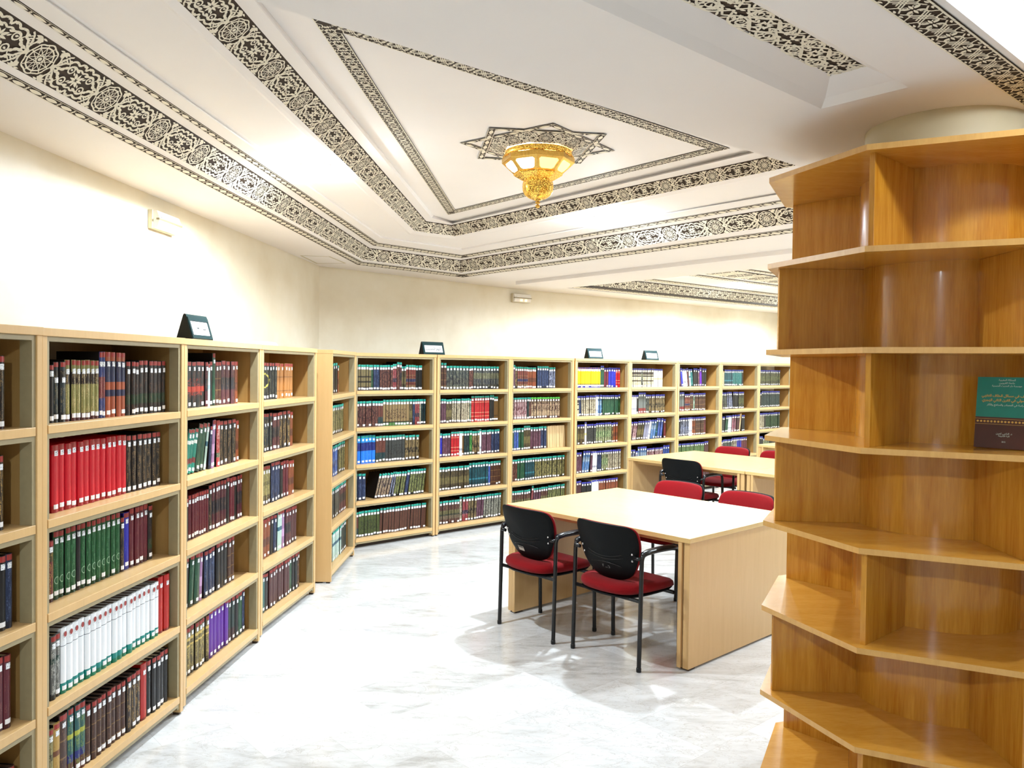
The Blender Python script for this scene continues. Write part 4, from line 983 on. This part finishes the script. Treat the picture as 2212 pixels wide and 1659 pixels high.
        if key != 'beige':
            tb = TAB[u]
            if (u, r) == (7, 1) and key == 'beads': tb = 'tabgreen'
            dec(h * tabv, h - .001, tb, th2 * .9)
            dec(h * stv - .004, h * stv + .016, 'paper', min(th2 * .8, .022))
            if rb.random() < .9: dec(h * footv - .003, h * footv + .014, 'paper', min(th2 * .85, .024))
far.build('shelved_books', far_mats, kind='stuff', label='rows of small bound books with teal and blue stickers filling the farther bookcases', category='books')

# ------------------------------------------------------------------ reading tables
TZ = .745
ex = nrm((.684, -.730)); TRZ = atan2(ex[1], ex[0]); ey = (-ex[1], ex[0])
def table(x, y, L, W, label, rz=TRZ):
    t_ = thing('reading_table', label, 'table', (x, y, 0), rz, 'reading tables')
    MB().box(0, L, 0, W, TZ - .028, TZ).build('tabletop', 'maple_table', t_, bevel=.002)
    for sx in (0, 1):
        X = (lambda a, b: (a, b)) if sx == 0 else (lambda a, b: (L - b, L - a))
        a, b = X(.008, .046); leg = MB().box(a, b, .012, W - .012, .012, TZ - .028).build('panel_leg', 'maple', t_, bevel=.002)
        a, b = X(.055, .080); MB().box(a, b, .004, W - .004, .012, TZ - .028).build('inner_panel', 'maple', leg, bevel=.002)
        a, b = X(.046, .055); MB().box(a, b, .02, W - .02, .03, TZ - .03).build('spacer', 'black_gap', leg)
        for yy in (.03, W - .09):
            a, b = X(.015, .072); MB().box(a, b, yy, yy + .06, 0, .012).build('foot', 'kick', leg)
    for yy in (.085, W - .105): MB().box(.08, L - .08, yy, yy + .02, TZ - .064, TZ - .028).build('rail', 'maple', t_)
    return t_
T1 = (-.0234, 5.4775)
table(T1[0], T1[1], 1.484, 1.18, 'large pale maple reading table in front, nearest the camera')
T2 = onz(1354.5, 988, TZ); e2r = radians(-48.3)
table(T2[0], T2[1], 1.41, 1.20, 'pale maple reading table behind the nearest one, one black chair back before it', e2r)
T2b = (T2[0] + cos(e2r) * 1.418, T2[1] + sin(e2r) * 1.418)
table(T2b[0], T2b[1], 1.41, 1.20, 'maple reading table butted to the middle table, partly behind the round shelving', e2r)
T3 = onz(1636, 960, TZ)
table(T3[0], T3[1], 1.41, 1.20, 'farthest maple reading table, its corner showing beside the round shelving', e2r)

# ------------------------------------------------------------------ armchairs (local: x to the right seen from behind, y forward)
def smooth_loop(pts, it=3):
    for _ in range(it):
        q = []
        for i in range(len(pts)):
            a, b = pts[i], pts[(i + 1) % len(pts)]
            q += [tuple(a[k] * .75 + b[k] * .25 for k in range(len(a))), tuple(a[k] * .25 + b[k] * .75 for k in range(len(a)))]
        pts = q
    return pts
def curve(pts, it=3):
    for _ in range(it):
        q = [pts[0]]
        for a, b in zip(pts, pts[1:]): q += [tuple(a[k] * .75 + b[k] * .25 for k in range(3)), tuple(a[k] * .25 + b[k] * .75 for k in range(3))]
        q.append(pts[-1]); pts = q
    return pts
HALF = [(.0, .802), (.12, .801), (.198, .796), (.232, .768), (.238, .71), (.228, .64), (.206, .572), (.165, .508), (.10, .473), (.0, .464)]
HALF = [(x * .94, z) for x, z in HALF]
OUT = HALF + [(-x, z) for x, z in HALF[-2:0:-1]]
def back_y(x, z): return -.045 - (z - .64) * .30 + 1.15 * x * x + .35 * max(0, .56 - z) ** 1.0 * .6
def back_sheet(scale, y_off, thick, dome=0.0):
    lo = smooth_loop([(x, z) for x, z in OUT], 2); cz = .635
    loops = []
    steps = [(1, 0), (.0, 0)]
    prof = [(.0, 0), (.35, 0), (.7, 0), (.92, 0), (1.0, .12), (1.02, .5), (1.0, .88), (.92, 1 + dome * .4), (.7, 1 + dome), (.35, 1 + dome * 1.15), (.0, 1 + dome * 1.2)]
    for s_, q in prof:
        s2 = max(s_, .001) * scale
        loops.append([(x * s2, back_y(x * s2, cz + (z - cz) * s2) + y_off + thick * q, cz + (z - cz) * s2) for x, z in lo])
    return loops
def chair(label, group):
    t_ = thing('armchair', label, 'chair', (0, 0, 0), 0, group)
    MB().loft(back_sheet(1.0, 0, .018), cap=True).build('back_shell', 'shell', t_, smooth=True, auto=50)
    MB().loft(back_sheet(.985, .019, .026, .35), cap=True).build('back_upholstery', 'redfab', t_, smooth=True, auto=60)
    sh = t_.children[0]
    g = MB()
    for k, (zc, hw, sag) in enumerate(((.607, .125, -.022), (.592, .13, -.018), (.572, .115, .016))):
        p = [(x, back_y(x, zc + sag * (x / hw) ** 2 * -1) - .0015, zc - sag * (x / hw) ** 2) for x in [hw * q / 8 for q in range(-8, 9)]]
        g.tube(p, .0016, n=6)
    g.build('moulded_rib', 'tube', sh, smooth=True)
    for sx in (-1, 1):
        for x, z in ((.186, .640), (.180, .600)):
            y = back_y(x, z); b = MB(); b.lathe([(.0001, -.004), (.005, -.0035), (.0065, 0), (.0065, .003)], n=12, mat=Matrix.Translation((sx * x, y - .001, z)) @ Matrix.Rotation(-pi / 2, 4, 'X'))
            b.build('bolt', 'chrome', sh, smooth=True)
    # seat
    so = [(0, -.075), (.11, -.068), (.18, -.035), (.215, .04), (.225, .16), (.225, .30), (.205, .375), (.13, .40), (0, .405)]
    so = smooth_loop([(x, y) for x, y in so] + [(-x, y) for x, y in so[-2:0:-1]], 2)
    def sz(x, y): return .006 * cos(y * 9) - .018 * max(0, (y - .28) / .12) ** 2 + .10 * x * x
    loops = []
    for s_, z in ((.001, .404), (.8, .404), (.95, .408), (1, .420), (1.0, .432), (.985, .446), (.93, .457), (.75, .463), (.4, .459), (.001, .457)):
        loops.append([(x * s_, .165 + (y - .165) * s_, z + sz(x * s_, .165 + (y - .165) * s_) * (1 if z > .41 else .5)) for x, y in so])
    MB().loft(loops).build('seat', 'redfab', t_, smooth=True, auto=70)
    loops = [[(x * s_, .165 + (y - .165) * s_, z) for x, y in so] for s_, z in ((.001, .383), (.8, .383), (.93, .392), (.97, .403), (.9, .409), (.001, .409))]
    MB().loft(loops).build('seat_pan', 'shell', t_, smooth=True, auto=70)
    for sx in (-1, 1):
        X = .25 * sx
        path = [(X, -.012, 0), (X, -.004, .35), (X, 0, .58), (X, .002, .632), (X, .03, .652), (X, .16, .654), (X, .30, .648), (X, .335, .632), (X, .345, .58), (X, .352, .30), (X, .358, 0)]
        MB().tube(curve(path, 2), .0125, n=12).build('side_frame', 'tube', t_, smooth=True, auto=50)
        for yy in (-.012, .358): MB().lathe([(.0001, 0), (.0135, 0), (.0145, .004), (.0145, .022), (.012, .024)], n=12, c=(X, yy)).build('foot_cap', 'tube', t_, smooth=True, auto=50)
        lo = []
        for y, wx, z in ((.0, .010, .650), (.012, .019, .662), (.06, .024, .671), (.16, .026, .673), (.26, .026, .670), (.305, .022, .662), (.318, .012, .650)):
            lo.append([(X + wx * cos(q), y, z - .012 + .014 * sin(q)) for q in [2 * pi * k / 12 for k in range(12)]])
        MB().loft(lo).build('armrest', 'armpad', t_, smooth=True, auto=70)
        MB().tube([(X, .0, .628), (sx * .235, -.012, .625), (sx * .205, -.006, .622)], .011, n=8).build('back_bracket', 'tube', t_, smooth=True)
    for yy in (.045, .30): MB().tube([(-.25, yy + (.0 if yy > .1 else -.045), .388), (.25, yy + (.0 if yy > .1 else -.045), .388)], .011, n=10).build('cross_tube', 'tube', t_, smooth=True)
    return t_
cr = nrm((.665, -.747)); crz = atan2(cr[1], cr[0])
c1 = chair('black and crimson armchair with silver asset sticker, left one before the front table', 'armchairs around the tables')
rear = ((-.054 + .277) / 2, (5.221 + 4.849) / 2)
c1.location = (rear[0], rear[1], 0); c1.rotation_euler = (0, 0, crz)
def place(px_, py_, rz, label):
    c = dup(c1); c.location = (px_, py_, 0); c.rotation_euler = (0, 0, rz); c['label'] = label; return c
c2 = place((.384 + .738) / 2, (4.775 + 4.416) / 2, crz + .012, 'black and crimson armchair with worn lettering on its back, nearest the camera')
def back_at(px, py, z, rz, label):          # chair whose back top centre is seen at a pixel
    p = onz(px, py, z); f = (-sin(rz), cos(rz)); return place(p[0] + f[0] * .085, p[1] + f[1] * .085, rz, label)
back_at(1481, 1041, .80, crz + pi, 'armchair facing the camera across the front table, crimson back, left of two')
back_at(1628, 1064, .80, crz + pi - .03, 'armchair facing the camera across the front table, its crimson back touching the round shelving')
back_at(1462, 993, .80, crz + .05, 'armchair seen from behind, pushed under the middle table, black back')
back_at(1591, 965.5, .80, crz + pi - .01, 'crimson armchair on the far side of the middle table, before the bookcases')
back_at(1692, 975, .80, crz + pi, 'farthest armchair, only a corner of its crimson back showing by the round shelving')
# labels on the backs of the two nearest chairs
def on_back(parent, x, z, w_, h_, name, mat):
    vs = []
    for xx in (x - w_ / 2, x + w_ / 2):
        for zz in (z - h_ / 2, z + h_ / 2): vs.append((xx, back_y(xx, zz) - .0022, zz))
    return MB().add(vs, [(0, 2, 3, 1)]).build(name, mat, parent)
sh1 = [c for c in c1.children if c.name.startswith('back_shell')][0]
lb = on_back(sh1, -.055, .532, .058, .032, 'asset_label', 'silver')
for k in range(11): on_back(lb, -.078 + k * .0046, .540, .0022 + .001 * (k % 3), .009, 'printed_mark', 'ink').location = (0, -.0004, 0)
on_back(lb, -.055, .5475, .052, .0012, 'printed_rule', 'ink').location = (0, -.0004, 0)
sh2 = [c for c in c2.children if c.name.startswith('back_shell')][0]
for x, z, a, b in ((-.02, .545, .003, .016), (-.014, .552, .008, .003), (-.016, .546, .006, .002), (.004, .537, .012, .0025), (.014, .538, .004, .002), (.024, .549, .008, .003), (.030, .543, .003, .014), (.024, .537, .008, .002)):
    on_back(sh2, x, z, a, b, 'worn_print', 'worn')

# ------------------------------------------------------------------ round shelving built about the column
SH8 = [.060 + .34 * k for k in range(8)]
rs = thing('round_shelving', 'tall honey coloured octagonal shelving built around the column at right', 'shelving', (CC[0], CC[1], 0), 0)
A0d = radians(177.0); RO = .672
def octo(r, ph=0): return [(r * cos(A0d + ph + k * pi / 4), r * sin(A0d + ph + k * pi / 4)) for k in range(8)]
for k, z in enumerate(SH8):
    mb = MB(); oo = octo(RO); n = 8; ri = .292
    inn = [(ri * cos(A0d + q * pi / 16), ri * sin(A0d + q * pi / 16)) for q in range(32)]
    vs = []; 
    for zz in (z - .02, z): vs += [(*p, zz) for p in oo] + [(*p, zz) for p in inn]
    fs = []
    for q in range(8):
        a, b = q, (q + 1) % 8; i0 = 8 + 4 * q
        ii = [8 + (4 * q + j) % 32 for j in range(5)]
        top = [40 + a] + [40 + b] + [40 + j for j in reversed(ii)]
        fs.append((tuple(top), 0)); fs.append((tuple(reversed([v - 40 for v in top])), 0))
        fs.append(((a, b, 40 + b, 40 + a), 1))
    mb.add(vs, [f[0] for f in fs], [f[1] for f in fs])
    mb.build('shelf_board', ['honeyh', 'honeyedge'], rs)
    if k < 7:
        z1 = SH8[k + 1] - .02
        ph = 0 if k % 2 == 1 else pi / 4
        # tiers alternate: uprights point at every other corner
        tier_from_top = 6 - k
        ph = radians(132) if tier_from_top % 2 == 0 else radians(177)
        for q in range(4):
            a = ph + q * pi / 2; c_, s_ = cos(a), sin(a)
            m4 = Matrix.Rotation(a, 4, 'Z')
            MB().box(.298, .628, -.0095, .0095, z, z1, mat=None).build('upright', 'honey', rs, bevel=.001, loc=(0, 0, 0), rz=a)
MB().lathe([(.301, 0.03), (.301, SH8[7] - .02)], n=72).build('curved_back', 'honey', rs, smooth=True)
MB().lathe([(.60, 0), (.60, .04)], n=8, phase=A0d).build('plinth', 'honey', rs)

# teal book standing on the round shelving
bp = onz(2103, 967, SH8[4]); bd = nrm(sub(onz(2212, 975, SH8[4]), bp))
bt = thing('book', 'teal and maroon paperback with gold Arabic title standing on the round shelving', 'book', (bp[0], bp[1], SH8[4] + .0005), atan2(bd[1], bd[0]), None)
L4 = Matrix.Translation((0, 0, .0034)) @ Matrix.Rotation(radians(-7), 4, 'X')
M['coverteal'] = simple('teal_cover', (8, 122, 108), 0.3, var=.08, nscale=20)
M['covermaroon'] = simple('maroon_cover', (70, 26, 16), 0.3, var=.1, nscale=20)
M['covergold'] = simple('gold_print', (206, 160, 70), 0.4)
M['coverwhite'] = simple('pale_print', (214, 224, 214), 0.5)
BW, BH, BT = .172, .242, .022
bk = bt
mbk = MB().box(0, BW, 0, .0012, .105, BH, 0, mat=L4).box(0, BW, 0, .0012, 0, .075, 1, mat=L4).box(0, BW, 0, .0012, .075, .105, 1, mat=L4).box(0, BW, BT, BT + .0012, 0, BH, 1, mat=L4).box(BW - .001, BW, .0012, BT, 0, BH, 1, mat=L4)
mbk.build('cover', ['coverteal', 'covermaroon'], bt)
MB().box(.001, BW - .002, .0014, BT - .001, .002, BH - .002, mat=L4).build('page_block', 'pages', bt)
ms = MB()
for k in range(16): ms.lathe([(.0001, 0), (.0036, 0)], n=12, mat=L4 @ Matrix.Translation((.008 + k * .0105, -.0006, .090)) @ Matrix.Rotation(pi / 2, 4, 'X'))
ms.box(0, BW, -.0004, 0, .0985, .0995, mat=L4).box(0, BW, -.0004, 0, .0805, .0815, mat=L4)
ms.build('gold_border', 'covergold', bt)
def btxt(s, size, z, mat, bold=.0): text('cover_text', arabic(s), size, mat, bt, L4 @ Matrix.Translation((BW / 2 + .004, -.0007, z)) @ Matrix.Rotation(pi / 2, 4, 'X'), .0002, bold)
btxt('المملكة المغربية', .0080, .232, 'coverwhite'); btxt('جامعة القرويين', .0080, .222, 'coverwhite'); btxt('مؤسسة دار الحديث الحسنية'.replace('ؤ', 'و'), .0080, .212, 'coverwhite')
btxt('التأليف في مسائل الخلاف الفقهي', .0112, .178, 'covergold', .0003); btxt('والأصولي في القرن الثاني الهجري', .0112, .163, 'covergold', .0003)
btxt('دراسة في المصادر والمناهج والآثار', .0085, .147, 'coverwhite')
btxt('د. الناجي لمين', .0085, .050, 'coverwhite'); btxt('كلية الشريعة', .0070, .042, 'coverwhite'); btxt('5102', .0060, .022, 'coverwhite')

# ------------------------------------------------------------------ signs on the bookcases
def sign(k, xa, xb, label, words=None, dashes=None):
    """tent sign on case k, front lower edge between two positions along the case"""
    t0, st, w_, W = cases[k]; Lw = xb - xa; hh, bb = .125, .085
    mw = Matrix.Translation(t0.location) @ Matrix.Rotation(t0.rotation_euler[2], 4, 'Z')
    p = mw @ Vector((xa, .004, HB))
    t_ = thing('tent_sign', label, 'sign', (p.x, p.y, HB + .0005), t0.rotation_euler[2], 'signs standing on the bookcases')
    # wedge with rounded ridge
    prof = [(0, 0), (bb * .40, hh * .93), (bb * .44, hh * .985), (bb * .5, hh), (bb * .56, hh * .985), (bb * .60, hh * .93), (bb, 0)]
    vs = [(0, y, z) for y, z in prof] + [(Lw, y, z) for y, z in prof]; n = len(prof)
    fs = [tuple(range(n)), tuple(range(2 * n - 1, n - 1, -1))] + [(i, n + i, n + (i + 1) % n, (i + 1) % n) for i in range(n)]
    MB().add(vs, fs, [1, 1] + [0] * n).build('tent_body', ['green_frame', 'green_side'], t_)
    ang = atan2(bb * .40, hh * .93)
    FM = Matrix.Rotation(-ang, 4, 'X')      # front face: x along, z up the slope
    H = hypot(bb * .40, hh * .93)
    fr = MB(); m_ = .020
    for a, b, c_, d_ in ((0.004, Lw - .004, .004, m_), (.004, Lw - .004, H - .026, H - .006), (.004, m_, m_, H - .026), (Lw - m_, Lw - .004, m_, H - .026)):
        fr.box(a, b, -.004, -.0002, c_, d_, mat=FM)
    fr.build('raised_frame', 'green_frame', t_, bevel=.0012)
    cd_ = MB().box(m_ + .003, Lw - m_ - .003, -.0018, -.0003, m_ + .003, H - .029, mat=FM).build('name_card', 'paper', t_)
    cx, cz = Lw / 2, (m_ + H - .026) / 2
    if words: text('card_lettering', arabic(words), .039, 'ink', cd_, FM @ Matrix.Translation((cx, -.0020, cz)) @ Matrix.Rotation(pi / 2, 4, 'X'), .0002, .0006)
    for q in (dashes or []):
        MB().box(cx + q[0], cx + q[1], -.0024, -.0019, cz + q[2], cz + q[3], mat=FM @ Matrix.Rotation(0, 4, 'Y')).build('ink_stroke', 'ink', cd_)
def along(k, px):
    """position along case k whose front edge shows at a pixel column"""
    t0 = cases[k][0]; rz = t0.rotation_euler[2]; d = (cos(rz), sin(rz)); o = t0.location
    r = ray(px, 760); q = isect((o.x, o.y), d, (0, 0), (r[0], r[1])); return (q[0] - o.x) * d[0] + (q[1] - o.y) * d[1]
DASH = [(-.055, -.050, .008, .012), (-.048, -.040, .001, .005), (-.036, -.014, -.003, .004), (-.024, -.019, .010, .013), (.002, .005, -.012, -.007), (.014, .018, .006, .009), (.026, .058, -.006, -.001)]
sign(2, along(2, 418), along(2, 462), 'dark green tent sign at far left, its card text too faint to read', dashes=DASH)
sign(5, along(5, 916), along(5, 962), 'dark green tent sign with clear Arabic lettering in the middle of the bookcases', words='علوم الحديث')
sign(8, along(8, 1273), along(8, 1304.5), 'green tent sign above the yellow book set, third from the left', dashes=[(-.05, -.02, -.002, .003), (.03, .04, -.002, .002)])
sign(9, along(9, 1397), along(9, 1424.5), 'green tent sign farthest right on the bookcases', dashes=[(-.03, .03, -.003, -.001)])

# white ribbed lamp cover lying on the third bookcase
t0 = cases[3][0]; mw = Matrix.Translation(t0.location) @ Matrix.Rotation(t0.rotation_euler[2], 4, 'Z')
p = mw @ Vector((along(3, 606) - .02, .15, HB)); 
t_ = thing('lamp_cover', 'round white ribbed lamp cover lying flat on top of a bookcase', 'lamp cover', (p.x, p.y, HB + .0005), 0)
MB().lathe([(.0001, .0), (.115, .0), (.125, .004), (.126, .012), (.118, .020), (.09, .026), (.0001, .028)], n=48).build('disc', 'white', t_, smooth=True, auto=50)
rbm = MB()
for k in range(48):
    a = 2 * pi * k / 48; rbm.box(.120, .129, -.002, .002, .0, .014, mat=Matrix.Rotation(a, 4, 'Z'))
rbm.build('ribbed_rim', 'offwhite', t_)

# ------------------------------------------------------------------ emergency lights on the walls
def wall_hit(px, py, a, d):
    r = ray(px, py); q = isect(a, d, (0, 0), (r[0], r[1])); t__ = q[1] / r[1]; return (q[0], q[1], CAMH + r[2] * t__)
def emergency(px0, px1, pyc, a, d, label):
    n = (d[1], -d[0])            # out of the wall into the room
    p0 = wall_hit(px0, pyc, a, d); p1 = wall_hit(px1, pyc, a, d)
    w_ = .27; h_ = .105
    t_ = thing('emergency_light', label, 'emergency light', (p0[0], p0[1], p0[2]), atan2(d[1], d[0]), 'emergency lights on the walls')
    MB().box(0, w_, -.028, -.0005, -h_ / 2, h_ / 2).build('housing', 'offwhite', t_, bevel=.004)
    prof = [(-.028, -h_ / 2 + .002), (-.055, -h_ / 2 + .006), (-.066, -.010), (-.062, 0), (-.066, .010), (-.052, h_ / 2 - .006), (-.028, h_ / 2 - .002)]
    vs = [(.006, y, z) for y, z in prof] + [(w_ - .006, y, z) for y, z in prof]; k = len(prof)
    MB().add(vs, [tuple(range(k)), tuple(range(2 * k - 1, k - 1, -1))] + [(i, k + i, k + (i + 1) % k, (i + 1) % k) for i in range(k)]).build('lens_cover', 'emlens', t_, bevel=.002)
    MB().box(.0, w_ + .002, -.068, -.05, -.005, .005).build('centre_clip', 'liner', t_)
    for q in (.10, .12, .17, .19):
        MB().lathe([(.0001, -.016), (.006, -.012), (.007, 0), (.006, .012), (.0001, .016)], n=10, c=(0, 0), mat=Matrix.Translation((q, -.0635, -.028))).build('indicator_lamp', 'emglow', t_, smooth=True)
    MB().lathe([(.0001, 0), (.004, 0)], n=8, mat=Matrix.Translation((.03, -.067, .012)) @ Matrix.Rotation(pi / 2, 4, 'X')).build('test_button', 'chrome', t_)
emergency(319, 383, 472, (WL0[0], WL0[1]), dL, 'white emergency light unit high on the left wall, the larger one')
dM = nrm(sub(WR, WM)); emergency(1104, 1140, 643, WM, dM, 'white emergency light unit on the back wall above the bookcases')

# ------------------------------------------------------------------ brass ceiling lamp with carved star
LC = onz(1163, 316, ZT); LZ = ZT
sr = MB(); sb_ = MB()
star_r = .43
def star_quad(phi, R=star_r, wd=.034):
    pts = [(R * cos(phi + k * pi / 2), R * sin(phi + k * pi / 2)) for k in range(4)]
    return pts
for s_i, phi in enumerate((radians(8), radians(53))):
    q = star_quad(phi); inn = [(x * .88, y * .88) for x, y in q]
    band_z = LZ - .004 - .001 * s_i
    O = [(LC[0] + x, LC[1] + y, band_z) for x, y in q]; I = [(LC[0] + x, LC[1] + y, band_z) for x, y in inn]
    band(O + O[:1], I + I[:1], m_chain, .10, .002)
oct_o = [(LC[0] + .285 * cos(radians(30.5) + k * pi / 4), LC[1] + .285 * sin(radians(30.5) + k * pi / 4), LZ - .002) for k in range(9)]
oct_i = [(LC[0] + .195 * cos(radians(30.5) + k * pi / 4), LC[1] + .195 * sin(radians(30.5) + k * pi / 4), LZ - .03) for k in range(9)]
band(oct_o, oct_i, m_floral, .16, .003)
lp = thing('ceiling_lamp', 'brass lantern ceiling lamp with lit amber glass in the carved star', 'ceiling lamp', (LC[0], LC[1], LZ), 0)
lp.scale = (1.134,) * 3; RL = .175; PH = radians(266)
MB().lathe([(.16, -.03), (.165, -.052), (.158, -.056), (.150, -.03)], n=48).build('pierced_crown', 'pierced', lp, smooth=True)
bd_ = MB()
for k in range(48): bd_.lathe([(.0001, -.004), (.004, 0), (.0001, .004)], n=6, mat=Matrix.Translation((.168 * cos(k * pi / 24), .168 * sin(k * pi / 24), -.057)))
bd_.build('bead_edge', 'brass', lp)
def ngon(r, z): return [(r * cos(PH + k * pi / 4), r * sin(PH + k * pi / 4), z) for k in range(8)]
rims = [(RL * .93, -.054), (RL, -.060), (RL, -.082), (RL * .985, -.084)]
MB().lathe(rims, n=8, phase=PH).build('octagonal_rim', 'brass', lp)
Z0, Z1, R0, R1 = -.084, -.136, RL * .985, RL * .66
MB().lathe([(R1 + .004, Z1), (R1, Z1 - .006), (RL * .42, Z1 - .030), (RL * .36, Z1 - .034)], n=8, phase=PH).build('pierced_skirt', 'pierced', lp)
for k in range(8):
    a0, a1 = PH + k * pi / 4, PH + (k + 1) * pi / 4
    P = lambda q, s_: ((R0 + (R1 - R0) * s_) * ((1 - q) * cos(a0) + q * cos(a1)), (R0 + (R1 - R0) * s_) * ((1 - q) * sin(a0) + q * sin(a1)), Z0 + (Z1 - Z0) * s_)
    ch = [(.10, .24), (.18, .12), (.82, .12), (.90, .24), (.86, .78), (.76, .9), (.24, .9), (.14, .78)]
    outer8 = [(0, 0), (0.18, 0), (.82, 0), (1, 0), (1, 1), (.76, 1), (.24, 1), (0, 1)]
    vs = [P(*q) for q in outer8] + [P(*q) for q in ch]
    idx = [(0, 1, 9, 8), (1, 2, 10, 9), (2, 3, 11, 10), (3, 4, 12, 11), (4, 5, 13, 12), (5, 6, 14, 13), (6, 7, 15, 14), (7, 0, 8, 15)]
    MB().add(vs, idx).build('facet_frame', 'brass', lp)
    gl = [tuple(c * .985 if i < 2 else c for i, c in enumerate(P(*q))) for q in ch]
    MB().add(gl, [tuple(range(8))]).build('glass_pane', 'glasshot' if 5 <= k <= 7 else 'glass', lp)
zt = Z1 - .030
MB().lathe([(.066, zt), (.070, zt - .012), (.071, zt - .030), (.069, zt - .05), (.060, zt - .068), (.042, zt - .082), (.022, zt - .090), (.010, zt - .092)], n=64, mod=lambda q: 1 + .05 * abs(cos(4 * q))).build('pendant_dome', 'pierced', lp, smooth=True)
MB().lathe([(.018, zt - .088), (.020, zt - .092), (.008, zt - .096), (.007, zt - .099), (.012, zt - .103), (.012, zt - .107), (.005, zt - .110), (.004, zt - .113), (.011, zt - .118), (.012, zt - .123), (.006, zt - .129), (.0001, zt - .131)], n=20).build('finial', 'brass', lp, smooth=True)
ld = bpy.data.lights.new('lamp_light', 'POINT'); ld.energy = 5; ld.color = WARM; ld.shadow_soft_size = .02
lo = bpy.data.objects.new('lamp_light', ld); COL.objects.link(lo); lo.parent = lp; lo.location = (-.1, -.05, -.045)

# ------------------------------------------------------------------ light from the ceiling lamps
